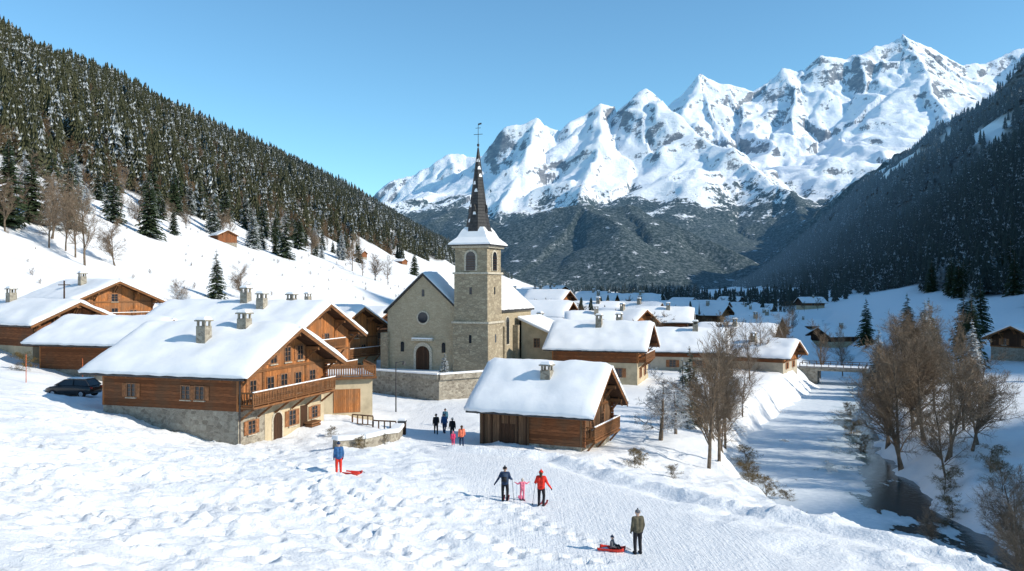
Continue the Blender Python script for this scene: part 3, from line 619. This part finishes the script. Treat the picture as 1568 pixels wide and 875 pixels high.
B=chalet('log_barn',6.55,66.35,66,8.3,6.9,-12.5,-9.15,-5.85,oh=1.2,ohe=.95,base=.5,gab=WG,side=WL,snow=.6,chim=((-1.6,.42,.35),),
 wins=[(-1.2,2.0,.6,.8,0),(1.3,2.0,.6,.8,0)],balc=((-3.2,3.2,.95,1.0),),logs=True)
b_=MB();b_.box(-3.62,-3.47,4.2,8.3,-.3,2.75,WG);b_.box(-3.66,-3.625,5.3,6.6,0,1.9,WD)
for k in range(6): b_.box(-3.7,-3.625,4.3+k*.72,4.42+k*.72,-.2,2.7,WD)
b_.obj('plank_lean_wall',B)
# right village
chalet('village_house',17.8,116,72,11.5,9,-13.2,-8.1,-4.7,base=3.0,bm=PL,snow=.55,wins=[(-2,1.6,.9,1.2,1),(1.6,1.6,.9,1.2,1),(-1.5,4.3,.8,1.1,1),(1.5,4.3,.8,1.1,1)],swins=[(2.5,1.7,.9,1.1,1),(6,1.7,.9,1.1,1),(9,1.7,.9,1.1,1)],balc=((-4,4,3.2,1.1),),chim=((-1.5,.5,1.),(1,.3,.8)))
chalet('village_house',32.6,134,76,10.5,9,-13.4,-9.7,-6.5,base=2.4,bm=PL2,snow=.55,wins=[(-2,1.4,.9,1.1,1),(1.6,1.4,.9,1.1,1)],swins=[(3,1.4,.9,1.,1),(7,1.4,.9,1.,1)],chim=((-1.2,.35,1.),))
chalet('village_house',45,138,58,11,9,-13.8,-11.0,-8.5,base=1.6,bm=PL2,snow=.5,wins=[(-2,1.,.9,.9,1),(2,1.,.9,.9,1)],chim=((-1.5,.5,.8),))
chalet('village_house',50,165,64,13,9,-14,-9.8,-7.2,base=2.2,bm=PL,snow=.5,chim=((-1.5,.5,.8),),swins=[(3,1.4,.9,1.,1),(7,1.4,.9,1.,1)])
chalet('timber_chalet',88.5,150,-62,10,9,-13,-9.2,-6.7,base=2.,snow=.5,gab=WD,wins=[(-2,3.,.8,1.,1),(2,3.,.8,1.,1)],chim=())
for a,b,dg,L_,W_,hh,rs in[(24,196,70,10,9,8,3),(35,207,60,10,8,8,3),(48,226,75,11,9,8,3.2),(60,600,70,15,11,7,3.5),(40,800,60,16,12,7,3.5),(128,450,70,12,9,3.5,2.5),(118,330,75,13,8,3,2.4),(11,172,66,9,8,8.5,3),
 (26,172,50,9,8,7,2.8),(38,185,80,10,8,7.2,3),(14,225,60,10,8,11,3),(30,255,70,10,8,9.5,3),(62,250,70,11,9,7,3),(75,300,60,12,9,7,3),(50,300,80,12,9,9,3.2),(90,380,70,12,9,6,3),(66,400,60,12,9,9,3),(45,420,70,12,9,9,3),
 (150,560,70,14,10,5,3),(110,520,60,14,10,5,3),(60,480,60,12,9,8,3),(24,400,60,12,9,12,3.2),(16,330,70,12,9,11,3),(85,700,60,14,10,7,3),(170,470,100,12,9,4,3),(95,240,120,10,8,4,2.4),(64,200,70,10,8,6,2.6),(8,142,66,8,7,6,2.6),(120,395,60,11,8,4,2.4),
 (58,188,60,10,8,5.4,2.6),(72,228,70,11,8,5.5,2.6),(40,240,65,10,8,8,3),(80,270,75,11,9,5.5,2.6),(36,330,60,12,9,10,3),(60,345,70,12,9,9,3),(5,290,60,10,8,10,3),(95,330,70,11,8,5,2.6),(19,160,85,8,7,7,2.6)]:
    z=zt(a,b);dg=dg-random.uniform(0,22)*(random.random()<.6);chalet('village_house',a,b,dg,L_,W_,z,z+hh*.8,z+hh*.8+rs,base=hh*.35,bm=random.choice([PL,PL2,STONE]),gab=random.choice([WO,WD,WA]),side=random.choice([WL,WD,WL]),snow=.5,det=0,chim=((-1.2,.4,.8),) if random.random()<.6 else (),
      wins=[(-2,hh*.5,.9,1.1,1),(1.7,hh*.5,.9,1.1,1)],swins=[(2.5,hh*.5,.9,1.1,1),(6.5,hh*.5,.9,1.1,1)])
for a,b,dg,L_,W_,hh in[(-104,312,40,8,7,3.2),(-98.5,568,60,7,6,3),(-112,860,70,14,10,4),(-88,700,60,8,7,3)]:
    z=zt(a,b)+.4;chalet('hay_hut',a,b,dg,L_,W_,z,z+hh,z+hh+1.9,oh=.6,ohe=.5,base=.3,snow=.4,det=0,chim=(),gab=WA)
# ---------------------------------------------------------------- church
th=math.radians(-22);C=empty('stone_church',(-6.5,106.8,-10.7),th)
Wn,Ln=10.4,25.;he,hr=7.4,12.0
c_=MB();c_.prism([(-Wn,-1.5),(0,-1.5),(0,he),(-Wn/2,hr),(-Wn,he)],0,Ln,CHST)
c_.box(-Wn-.75,-Wn+.3,-.5,.3,-1.5,4.6,CHT)
for yy in(8,13,18,23): c_.box(.003,.8,yy-.35,yy+.35,-1.5,5.0,CHT)
c_.obj('nave_walls',C)
R_=MB();hn=Wn/2;m=(hr-he)/hn
for s1 in(-1,1):
    q=[(-hn,hr+.28),(-hn+s1*(hn+.45),hr+.28-m*(hn+.45)),(-hn+s1*(hn+.45),hr+.03-m*(hn+.45)),(-hn,hr+.03)]
    R_.prism(q if s1<0 else q[::-1],-.35,Ln+.3,SLATE)
R_.obj('nave_roof',C)
v,f=snowcap(hn+.45,-.2,Ln+.3,lambda a:hr+.285-m*a,.32,3);v=v.copy();v[:,0]-=hn;k=MB();k.add([tuple(q) for q in v],f,SNOW);k.obj('nave_roof_snow',C,smooth=True)
f_=MB();o=(0,0,0);t=(1,0,0);n=(0,-1,0)
f_.arch(o,t,n,-Wn/2,-.1,2.6,3.6,0,.14,WHF);f_.arch(o,t,n,-Wn/2,-.1,1.9,3.1,.05,.18,WD);f_.fbox(o,t,n,-Wn/2-1.5,-Wn/2+1.5,3.65,3.9,0,.45,WHF)
f_.fbox(o,t,n,-Wn/2-1.45,-Wn/2+1.45,3.903,4.05,.02,.43,SNOW)
def disc(mb,cx,cz,r,d0,d1,m,N=20):
    vs=[(cx+r*math.cos(k/N*6.283),-d1,cz+r*math.sin(k/N*6.283)) for k in range(N)]+[(cx+r*math.cos(k/N*6.283),-d0,cz+r*math.sin(k/N*6.283)) for k in range(N)]
    mb.add(vs,[tuple(range(N)),tuple(range(2*N-1,N-1,-1))]+[((k+1)%N,k,N+k,N+(k+1)%N) for k in range(N)],m)
disc(f_,-Wn/2,6.6,.9,0,.10,WHF);disc(f_,-Wn/2,6.6,.7,.05,.14,GL);f_.arch(o,t,n,-Wn/2,9.3,.35,.9,0,.05,GL)
for xx in(-8.2,-2.3): f_.arch(o,t,n,xx,2.2,.5,1.3,0,.05,GL)
for yy in(10.5,15.5,20.5):
    f_.arch((0,0,0),(0,1,0),(1,0,0),yy,2.2,1.5,4.2,0,.08,WHF);f_.arch((0,0,0),(0,1,0),(1,0,0),yy,2.4,1.05,3.8,.03,.12,GL)
f_.fbox(o,(0,1,0),(1,0,0),4.6,Ln,he-.45,he-.15,0,.2,WHF)
f_.obj('windows_and_door',C)
q_=MB();q_.prism([(.81,-1.5),(5.6,-1.5),(5.6,3.6),(.81,5.6)],19,27.5,PL);q_.obj('sacristy_walls',C)
q_=MB();q_.prism([(.4,5.82),(6.2,3.42),(6.2,3.85),(.4,6.3)],18.4,28,SNOW);q_.obj('sacristy_snow',C,bev=.12)
q_=MB();window(q_,(0,19,0),(1,0,0),(0,-1,0),3.2,2.4,.8,1.2);q_.obj('sacristy_window',C)
tw=4.5;tx,ty=-.35+tw/2,-.95+tw/2;t_=MB()
def sq(mb,h,z0,z1,m): mb.box(tx-h,tx+h,ty-h,ty+h,z0,z1,m)
sq(t_,tw/2+.12,-1.5,6.0,CHT);sq(t_,tw/2,6.25,12.1,CHT);sq(t_,tw/2-.08,12.35,15.35,CHT);t_.obj('tower_shaft',C)
t_=MB();sq(t_,tw/2+.28,6.003,6.247,WHF);sq(t_,tw/2+.16,12.103,12.347,WHF);sq(t_,tw/2+.25,15.353,15.6,WHF)
hb=tw/2-.08
for nx,ny in((0,-1),(1,0),(-1,0),(0,1)):
    nn=V((nx,ny,0));tt=V((-ny,nx,0));oo=V((tx,ty,0))+nn*hb
    t_.arch(oo,tt,nn,0,12.5,1.75,2.65,0,.10,WHF);t_.arch(oo,tt,nn,0,12.55,1.25,2.35,.03,.13,GL)
    for k in range(6): t_.fbox(oo,tt,nn,-.6,.6,12.7+k*.3,12.76+k*.3,.132,.2,WD)
    t_.fbox(oo+nn*.08,tt,nn,-.17,.17,9.6,10.5,0,.03,GL);t_.fbox(oo+nn*.2,tt,nn,-.17,.17,3.6,4.6,0,.03,GL)
t_.obj('tower_trim_and_bells',C)
def loft(mb,secs,m,N):
    vs=[];fs=[]
    for z,r_,ph in secs:
        for k in range(N): a=(k+ph)/N*6.2832;vs.append((tx+r_*math.cos(a),ty+r_*math.sin(a),z))
    for i in range(len(secs)-1):
        for k in range(N): fs.append((i*N+k,i*N+(k+1)%N,(i+1)*N+(k+1)%N,(i+1)*N+k))
    mb.add(vs,fs,m)
s2=math.sqrt(2);k=MB();loft(k,[(15.6,(tw/2+.55)*s2,.5),(15.75,(tw/2+.6)*s2,.5)],SLATE,4)
loft(k,[(15.76,(tw/2+.6)*s2,.5),(15.95,(tw/2+.55)*s2,.5),(16.7,(tw/2-.25)*s2,.5),(17.6,1.55*s2,.5),(18.0,1.25*s2,.5)],SNOW,4);k.obj('tower_roof_skirt',C)
k=MB();loft(k,[(17.2,1.85,.5),(18.2,1.5,.5),(20,1.15,.5),(24,.62,.5),(28.0,.10,.5)],SLATE,8)
for a in range(4):
    an=a*math.pi/2;d=V((math.cos(an),math.sin(an),0));e=V((-d.y,d.x,0));o_=V((tx,ty,20.2))+d*.85
    k.add([o_-e*.28+V((0,0,-.4)),o_+e*.28+V((0,0,-.4)),o_+d*.4-e*.28+V((0,0,-.3)),o_+d*.4+e*.28+V((0,0,-.3)),o_+d*.4+V((0,0,.55)),o_-d*.25+V((0,0,.9))],[(2,3,4),(0,2,4,5),(3,1,5,4)],SLATE)
k.obj('spire',C)
k=MB()
for i in range(9):
    z=18.6+i*.95;rad=1.42-(i*.95)*.145;an=rng.uniform(-2.6,-.6);d=V((math.cos(an),math.sin(an),0));e=V((-d.y,d.x,0));o_=V((tx,ty,z))+d*(rad*.97)
    k.add([o_-e*.2,o_+e*.24,o_+e*.1-d*.05+V((0,0,.45)),o_-e*.15-d*.05+V((0,0,.35))],[(0,1,2,3)],SNOW)
k.obj('spire_snow_patches',C)
k=MB();k.tube((tx,ty,27.8),(tx,ty,31.0),.05,.03,6,IRON);k.beam((tx-.6,ty,29.7),(tx+.6,ty,29.7),.06,.06,IRON);k.beam((tx-.35,ty,30.5),(tx+.35,ty,30.5),.05,.05,IRON)
k.tube((tx,ty,28.2),(tx,ty,28.5),.16,.16,8,IRON,True);k.beam((tx,ty,30.95),(tx+.45,ty,31.05),.04,.2,IRON);k.obj('cross',C)
poly=[(-8.3,97),(-3.5,100.5),(2,104),(10,122),(11,137),(-10,142),(-20.5,120),(-18,103)]
te=MB();n=len(poly);te.add([(a,b,-14.6) for a,b in poly]+[(a,b,-10.72) for a,b in poly],[((k),(k+1)%n,n+(k+1)%n,n+k) for k in range(n)],STONE);te.add([(a,b,-10.72) for a,b in poly],[tuple(range(n))],SNOW)
for a,b in((7,0),(0,1),(1,2)):
    p=V((*poly[a],-10.45));q=V((*poly[b],-10.45));te.beam(p,q,.5,.62,STONE);te.beam(p+V((0,0,.40)),q+V((0,0,.40)),.6,.17,SNOW)
te.obj('churchyard_wall')
P=empty('river_bridge',(56.8,147.5,-14.2),math.atan2(-.418,.908));b_=MB();b_.box(-7,7,-2.2,2.2,-.5,0,STONE);b_.box(-7,-3.6,-2.1,2.1,-4,-.503,STONE);b_.box(3.6,7,-2.1,2.1,-4,-.503,STONE);b_.box(-7,7,-1.9,1.9,.003,.2,SNOW)
for yy in(-2.1,2.1): railing(b_,(-6.5,yy),(6.5,yy),0,.8,WG,1.1)
b_.obj('deck',P)
w_=MB();pts=[(-12.2,58.6),(-10.6,60.2),(-9.6,62.6),(-9.0,65.5),(-9.1,69)]
for a,b in zip(pts[:-1],pts[1:]):
    za,zb=zt(*a),zt(*b);w_.beam((*a,za+.1),(*b,zb+.1),.55,1.1,STONE);w_.beam((*a,za+.75),(*b,zb+.75),.8,.32,SNOW)
w_.obj('stone_garden_wall',bev=.08)
w_=MB()
for a,b in zip([(-13.5,72.2),(-11.6,71.2)],[(-11.6,71.2),(-9.6,70.6)]): railing(w_,a,b,(zt(*a)+zt(*b))/2-.1,.9,WG,.5)
w_.obj('garden_fence')
SH=data(bare(55,6,mk_foliage('dry_shrub',(.12,.08,.03),(.2,.14,.05),.14,2),1.3,.06,0,.9,.009),'dry_shrub')
for a,b,h in[(-10.5,59.4,1.3),(-9.3,62.3,1.2),(8.7,60.3,1.9),(9.4,62.3,1.7),(11,58,1.4),(20,72,2.6),(21,76,2.6),(32,62,2.5),(33.5,66,3),(33,57,2),(19.6,57,2.2),(18.5,62,2.6),(-45,79,2.6),(-50,78,2.6),(22.5,82,3),(34.5,60,3),(37,66,3),(36,88,3),(39,98,3),(44,112,3),(22,68,1.8),(30.5,60,1.6),(-14,66,1.2)]:
    put(SH,'dry_shrub',a,b,h*1.4,sx=1.5)
mp=flat('marker_paint',(.5,.12,.04))
for a,b in[(-38.5,76.5),(-33.5,75.2),(-41,72)]:
    m=MB();m.tube((0,0,-.2),(0,0,2.4),.035,.03,6,mp,True);m.obj('snow_marker_pole',None,(a,b,zt(a,b)))
m=MB();a,b=-11.7,86;z=zt(a,b);m.tube((0,0,-.3),(0,0,5),.07,.05,8,IRON,True);m.beam((0,0,4.95),(.8,0,5.1),.06,.06,IRON);m.tube((.8,0,4.75),(.8,0,5.05),.22,.12,8,IRON,True);m.obj('street_lamp',None,(a,b,z))
m=MB();m.tube((0,0,-.3),(0,0,8.5),.12,.09,8,WD,True);m.beam((-.7,0,8),(.7,0,8),.1,.1,WD);m.obj('utility_pole',None,(-53,101,zt(-53,101)-1))
m=MB();m.box(-.3,.3,-.3,.3,0,1.0,WD);m.box(-.34,.34,-.34,.34,1.0,1.14,IRON);m.box(-.3,.3,-.3,.3,1.143,1.3,SNOW);m.obj('litter_bin',None,(-9.0,69.9,zt(-9.0,69.9)),bev=.03)
# ---------------------------------------------------------------- people
SKIN=flat('skin',(.52,.33,.24),.55,.4,.1);DKC=flat('dark_cloth',(.018,.018,.022),.8,.2);EYE=flat('eye_dark',(.02,.015,.01),.3,.5,.1);LIPS=flat('lips',(.35,.13,.1),.6,.3,.1)
MC={}
def cloth(n,c):
    if n not in MC: MC[n]=flat(n+'_cloth',c,.75,.25,.2,9)
    return MC[n]
def capsule(mb,p,q,ra,rb,m,N=12):
    p=V(p);q=V(q);d=q-p
    if d.length<1e-4:d=V((0,0,1e-3));q=p+d
    d=d.normalized();a=d.orthogonal().normalized();b=d.cross(a);rings=[]
    for k in range(4): t=-math.pi/2+math.pi/2*(k+.35)/4.35;rings.append((p+d*ra*math.sin(t),ra*math.cos(t)))
    rings.append((p,ra));rings.append((q,rb))
    for k in range(1,5): t=math.pi/2*k/4.6;rings.append((q+d*rb*math.sin(t),rb*math.cos(t)))
    vs=[];fs=[]
    for c,r in rings: vs+=[c+(a*math.cos(k/N*6.2832)+b*math.sin(k/N*6.2832))*r for k in range(N)]
    for i in range(len(rings)-1): fs+=[(i*N+k,i*N+(k+1)%N,(i+1)*N+(k+1)%N,(i+1)*N+k) for k in range(N)]
    fs.append(tuple(range(N-1,-1,-1)));L=(len(rings)-1)*N;fs.append(tuple(L+k for k in range(N)));mb.add(vs,fs,m)
def person(name,x,y,face,h,jack,pants,hat,pose='stand',z=None,hair=None,extras=(),boot=None,glove=None,arms=None):
    """faces local -Y; face = heading angle in degrees"""
    boot=boot or DKC;glove=glove or DKC
    P=empty(name,(x,y,(zt(x,y) if z is None else z)-.015),math.radians(face));s=h/1.75;kid=h<1.3
    J={}
    for sd in(-1,1):
        J['hip',sd]=V((sd*.09,0,.92));J['kn',sd]=V((sd*.105,-.03,.5));J['an',sd]=V((sd*.11,.02,.1))
        J['sh',sd]=V((sd*.18,0,1.41));J['el',sd]=V((sd*.235,.03,1.13));J['wr',sd]=V((sd*.235,-.09,.89))
    dz=0
    if pose=='walk':
        J['kn',1]=V((.11,-.16,.52));J['an',1]=V((.11,-.24,.1));J['kn',-1]=V((-.11,.04,.5));J['an',-1]=V((-.11,.24,.12));J['wr',1]=V((.25,.08,.9));J['wr',-1]=V((-.25,-.22,.95))
    if pose=='ski':
        for sd in(-1,1): J['kn',sd]=V((sd*.12,-.09,.51));J['el',sd]=V((sd*.28,.04,1.15));J['wr',sd]=V((sd*.33,-.24,1.06))
    if pose=='sit':
        dz=-.66
        for sd in(-1,1):
            J['hip',sd]=V((sd*.1,.05,.92));J['kn',sd]=V((sd*.15,-.36,1.12));J['an',sd]=V((sd*.13,-.62,.78));J['el',sd]=V((sd*.28,-.05,1.16));J['wr',sd]=V((sd*.2,-.3,1.08))
    for k,v in(arms or {}).items(): J[k]=V(v)
    o=V((0,0,dz));caps=[]
    def C(p,q,ra,rb,l): caps.append((V(p)+o,V(q)+o,ra,rb,l))
    for sd in(-1,1):
        C(J['hip',sd],J['kn',sd],.1,.075,1);C(J['kn',sd],J['an',sd],.075,.058,1)
        a=J['an',sd];fd=V((0,-.17,-.045)) if pose!='sit' else V((0,-.06,.15));C(a+V((0,.03,-.035)),a+fd,.058,.05,2)
        C(J['sh',sd],J['el',sd],.072,.058,0);C(J['el',sd],J['wr',sd],.058,.044,0);w=J['wr',sd];dd=(w-J['el',sd]).normalized();C(w,w+dd*.07,.036,.038,3)
        C((sd*.07,.0,1.0),(sd*.09,0,1.34),.118,.12,0);C((sd*.06,0,.93),(sd*.07,0,1.05),.122,.125,0)
        C((sd*.05,0,1.4),(sd*.17,0,1.41),.085,.08,0)
    C((0,0,1.42),(0,-.01,1.54),.062,.055,4);C((0,-.012,1.585),(0,.005,1.655),.083,.1,4)
    mb=MB()
    for p,q,ra,rb,l in caps: capsule(mb,p,q,ra,rb,DKC)
    t=mb.obj('tmp');r=t.modifiers.new('r','REMESH');r.mode='VOXEL';r.voxel_size=.02;sm=t.modifiers.new('s','SMOOTH');sm.iterations=3;sm.factor=.5
    dg=bpy.context.evaluated_depsgraph_get();me=bpy.data.meshes.new_from_object(t.evaluated_get(dg));bpy.data.objects.remove(t)
    me.materials.clear()
    for m in(jack,pants,boot,glove,SKIN,hat): me.materials.append(m)
    n=len(me.polygons);c=np.zeros(n*3);me.polygons.foreach_get('center',c);c=c.reshape(-1,3);best=np.full(n,9.);lab=np.zeros(n,int)
    for p,q,ra,rb,l in caps:
        a=np.array(p);d=np.array(q)-a;tt=np.clip(((c-a)@d)/max(d@d,1e-9),0,1);ds=np.linalg.norm(c-a-tt[:,None]*d,axis=1)-(ra+(rb-ra)*tt);mm=ds<best;best[mm]=ds[mm];lab[mm]=l
    hd=(lab==4);lab[hd&(c[:,2]-dz>1.655-.35*np.clip(c[:,1],-.1,.1)*1.5)]=5;lab[hd&(c[:,2]-dz<1.5)]=0
    me.polygons.foreach_set('material_index',lab.astype(np.int32));me.polygons.foreach_set('use_smooth',np.ones(n,bool))
    b=bpy.data.objects.new('body',me);sc.collection.objects.link(b);b.parent=P;b.scale=(s,s,s)
    d=MB()
    hz=V((0,-.01,1.62+dz))
    for sd in(-1,1):
        capsule(d,hz+V((sd*.035,-.09,.0)),hz+V((sd*.035,-.092,.0)),.012,.012,EYE,6);capsule(d,hz+V((sd*.096,.005,-.02)),hz+V((sd*.098,.01,.02)),.016,.02,SKIN,6)
        w=J['wr',sd]+o;e=J['el',sd]+o;dd=(w-e).normalized();side=dd.cross(V((sd,0,0))).normalized();inn=V((-sd,0,0))
        base=w+dd*.085
        for i,ln in enumerate((.062,.072,.068,.052)):
            p0=base+side*(.027-.018*i)-dd*.01;p1=p0+dd*ln*.55+inn*.008;p2=p1+dd*ln*.3+inn*.03;capsule(d,p0,p1,.0105,.0095,glove,6);capsule(d,p1,p2,.0095,.008,glove,6)
        p0=w+dd*.03+side*.03;p1=p0+side*.03+dd*.025;capsule(d,p0,p1,.012,.011,glove,6);capsule(d,p1,p1+dd*.03+inn*.01,.011,.009,glove,6)
    capsule(d,hz+V((0,-.095,-.01)),hz+V((0,-.115,-.03)),.010,.014,SKIN,6);d.beam(hz+V((-.025,-.092,-.058)),hz+V((.025,-.092,-.058)),.008,.008,LIPS)
    if hair: capsule(d,hz+V((0,.05,0)),hz+V((0,.07,-.16)),.085,.06,hair,10)
    for zz,rx,ry,m in((1.665,.103,.106,hat),(.905,.185,.132,jack)):
        N=20;vs=[]
        for dz_,k in((-.025,1.),(.025,1.02)):
            for i in range(N): a=i/N*6.283;vs.append((rx*k*math.cos(a),ry*k*math.sin(a),zz+dz_+dz))
        if pose!='sit' or zz>1: d.add(vs,[(i,(i+1)%N,N+(i+1)%N,N+i) for i in range(N)],m)
    if hat is not HAIRB: capsule(d,V((0,.0,1.75+dz)),V((0,.0,1.77+dz)),.03,.03,hat,8)
    if 'pack' in extras: d.box(-.15,.15,.125,.30,1.02+dz,1.43+dz,cloth('pack',(.03,.05,.09)));d.box(-.11,.11,.302,.36,1.06+dz,1.28+dz,DKC)
    b=d.obj('face_hands_and_trim',P,smooth=True,bev=0);b.scale=(s,s,s)
    if 'ski' in extras:
        k=MB();sm_=cloth('ski_top',(.25,.03,.03)) if not kid else cloth('kid_ski_top',(.5,.1,.2));L=1.62*s
        for sd in(-1,1):
            a=J['an',sd];xx=a.x*s;pts=[(-L*.55,.10),(-L*.52,.05),(-L*.46,.012),(0,.0),(L*.42,.0),(L*.45,.02)]
            for (ya,za),(yb,zb) in zip(pts[:-1],pts[1:]): k.hexa([(xx-.045,ya,za),(xx+.045,ya,za),(xx+.045,yb,zb),(xx-.045,yb,zb),(xx-.045,ya,za+.02),(xx+.045,ya,za+.02),(xx+.045,yb,zb+.02),(xx-.045,yb,zb+.02)],sm_)
            k.box(xx-.04,xx+.04,-.16,.14,.02,.07,IRON)
        k.obj('skis',P)
    if 'poles' in extras:
        k=MB()
        for sd in((1,) if 'R' in extras else (-1,)):
            w=(J['wr',sd]+o)*s;tip=V((w.x+sd*.12,w.y+.22,.0));k.tube(w+(w-tip)*.08,tip,.012,.008,6,IRON,True);b0=tip.lerp(w,.08);k.tube(b0,b0+V((0,0,.012)),.05,.045,8,IRON,True)
        k.obj('ski_poles',P)
    return P
NAVY=cloth('navy',(.02,.04,.09));BLUE=cloth('blue',(.03,.10,.24));RED=cloth('red',(.7,.035,.02));PINK=cloth('pink',(.7,.18,.26));OLIVE=cloth('olive',(.085,.075,.05));CORAL=cloth('coral',(.75,.18,.1));REDP=cloth('red_trousers',(.62,.035,.02));TEAL=cloth('teal',(.05,.14,.2));GREY=cloth('grey',(.12,.12,.13));MAG=cloth('magenta',(.65,.05,.13));HAIRB=flat('brown_hair',(.06,.03,.015));WHT=cloth('cream',(.55,.5,.45))
person('adult_with_sled',-9.1,44.8,200,1.75,BLUE,REDP,NAVY)
person('skier_in_blue',-.35,42.3,175,1.75,NAVY,DKC,DKC,'ski',extras=('pack','ski','poles'),arms={('wr',1):(.5,-.12,.86),('el',1):(.32,0,1.13)})
person('child_skier',.52,42.8,190,1.12,PINK,PINK,WHT,'ski',extras=('ski',),boot=PINK,glove=WHT,arms={('el',1):(.36,-.02,1.3),('wr',1):(.56,-.08,1.42),('el',-1):(-.36,-.02,1.3),('wr',-1):(-.56,-.08,1.42)})
person('skier_in_red',1.42,41.6,165,1.78,RED,DKC,RED,'ski',extras=('ski','poles','R'),arms={('wr',-1):(-.45,-.14,.88),('el',-1):(-.31,0,1.13)},hair=HAIRB)
person('standing_adult',4.95,33.6,195,1.78,OLIVE,DKC,GREY,'stand')
person('pedestrian_in_black',-6.5,73.0,185,1.75,DKC,DKC,DKC,'walk')
person('pedestrian_in_blue',-5.9,74.2,170,1.72,BLUE,NAVY,NAVY,'walk')
person('pedestrian_in_teal',-6.1,78,0,1.7,TEAL,NAVY,DKC,'stand')
person('pedestrian_in_dark_coat',-4.9,70,0,1.72,DKC,DKC,WHT,'walk')
person('child_in_pink',-4.35,63.0,180,1.15,MAG,MAG,PINK,'walk',boot=MAG)
person('woman_in_coral',-3.75,63.6,185,1.7,CORAL,NAVY,HAIRB,'walk',hair=HAIRB)
RP=flat('red_plastic',(.7,.035,.015),.35,.5,.05)
def sled(name,x,y,rz,L=1.0):
    us=np.linspace(-1,1,9);vsn=np.linspace(-1,1,15);U,W_=np.meshgrid(us,vsn)
    xx=U*.24*(1-.25*np.clip(-W_,0,1)**3);zz=.03+.13*np.abs(U)**5+.2*np.clip(-W_-.45,0,1)**1.6+.06*np.clip(W_-.7,0,1);v=np.stack([xx.ravel(),(W_*L/2).ravel(),zz.ravel()],1)
    P=empty(name,(x,y,zt(x,y)),rz)
    o=npmesh('sled_shell',v,gridf(9,15),[RP]);o.parent=P
    m=o.modifiers.new('s','SOLIDIFY');m.thickness=.025
    k=MB()
    for s_ in(-.12,.12): k.box(s_-.02,s_+.02,-L*.35,L*.45,-.0,.028,IRON)
    k.tube((-.12,-L*.48,.2),(0,-L*.75,.16),.008,.008,5,IRON);k.tube((.12,-L*.48,.2),(0,-L*.75,.16),.008,.008,5,IRON);k.obj('runners_and_rope',P);return P
sled('red_sled',-8.35,44.7,math.radians(75),.95)
sled('red_sled',3.95,33.9,math.radians(70),1.05)
person('child_on_sled',3.98,33.9,70,1.15,GREY,DKC,NAVY,'sit',z=zt(3.95,33.9)-.05)
# ---------------------------------------------------------------- car
def car(x,y,rz):
    P=empty('parked_car',(x,y,zt(x,y)-.05),rz);pt=G('black_paint',(.012,.013,.016),.25,.6).m
    secs=[(-2.1,.45,.78,.70),(-2.05,.32,.92,.78),(-1.6,.25,1.0,.86),(-.9,.22,1.02,.88),(0,.22,1.02,.89),(.9,.22,.98,.88),(1.6,.25,.86,.86),(2.05,.32,.72,.76),(2.12,.42,.62,.68)]
    vs=[];N=10
    for xx,z0,z1,w in secs:
        zm=(z0+z1)/2;vs+=[(xx,-w*.85,z0),(xx,w*.85,z0),(xx,w*.98,z0+.1),(xx,w,zm),(xx,w*.96,z1-.1),(xx,w*.86,z1),(xx,-w*.86,z1),(xx,-w*.96,z1-.1),(xx,-w,zm),(xx,-w*.98,z0+.1)]
    k=MB();fs=[(i*N+(j+1)%N,i*N+j,(i+1)*N+j,(i+1)*N+(j+1)%N) for i in range(len(secs)-1) for j in range(N)]+[tuple(range(N)),tuple(range(len(vs)-1,len(vs)-N-1,-1))]
    k.add(vs,fs,pt);k.obj('body',P,smooth=True)
    k=MB();g_=[(-2.0,.98,.70),(-1.55,1.42,.56),(-.2,1.48,.58),(.4,1.42,.56),(1.25,.96,.70)];vs=[]
    for xx,z1,w in g_: vs+=[(xx,-w,z1),(xx,w,z1)]
    vs+=[(xx,s_*.76,.96) for xx in(-2.0,-1.5,-.3,.5,1.25) for s_ in(-1,1)]
    k.add(vs,[(0,2,3,1),(6,8,9,7)],GL);k.add(vs,[(2,4,5,3),(4,6,7,5)],pt)
    k.add(vs,[(0,10,12,2),(2,12,14,4),(4,14,16,6),(6,16,18,8),(1,3,13,11),(3,5,15,13),(5,7,17,15),(7,9,19,17)],GL);k.obj('cabin',P)
    k=MB()
    for s_ in(-1,1):
        for a,b in(((-2.0,.74,.97),(-1.55,.57,1.43)),((-1.55,.57,1.43),(-.2,.59,1.49)),((-.2,.59,1.49),(.4,.57,1.43)),((.4,.57,1.43),(1.25,.72,.97)),((-.5,.8,.98),(-.45,.6,1.47))): k.beam((a[0],s_*a[1],a[2]),(b[0],s_*b[1],b[2]),.06,.06,pt)
        for xx in(-1.3,1.3):
            k.tube((xx,s_*.70,.31),(xx,s_*.90,.31),.32,.32,20,DKC,True);k.tube((xx,s_*.901,.31),(xx,s_*.915,.31),.19,.17,12,flat('alloy%d%d'%(s_,xx*10),(.4,.4,.42),.3,.6),True)
        k.box(-2.12,-2.0,s_*.62-.12,s_*.62+.12,.72,.88,flat('tail_light%d'%s_,(.4,.01,.01),.2,.6,.05));k.box(2.02,2.14,s_*.55-.12,s_*.55+.12,.5,.62,WHT)
        k.box(.75,.9,s_*.9-.08,s_*.9+.08,.98,1.1,pt)
    k.obj('wheels_and_trim',P);k=MB();k.box(-1.5,.3,-.5,.5,1.49,1.56,SNOW);k.obj('roof_snow',P,bev=.04)
car(-36.2,70.5,math.radians(170))
print('verts',sum(len(o.data.vertices) for o in bpy.data.objects if o.type=='MESH'))
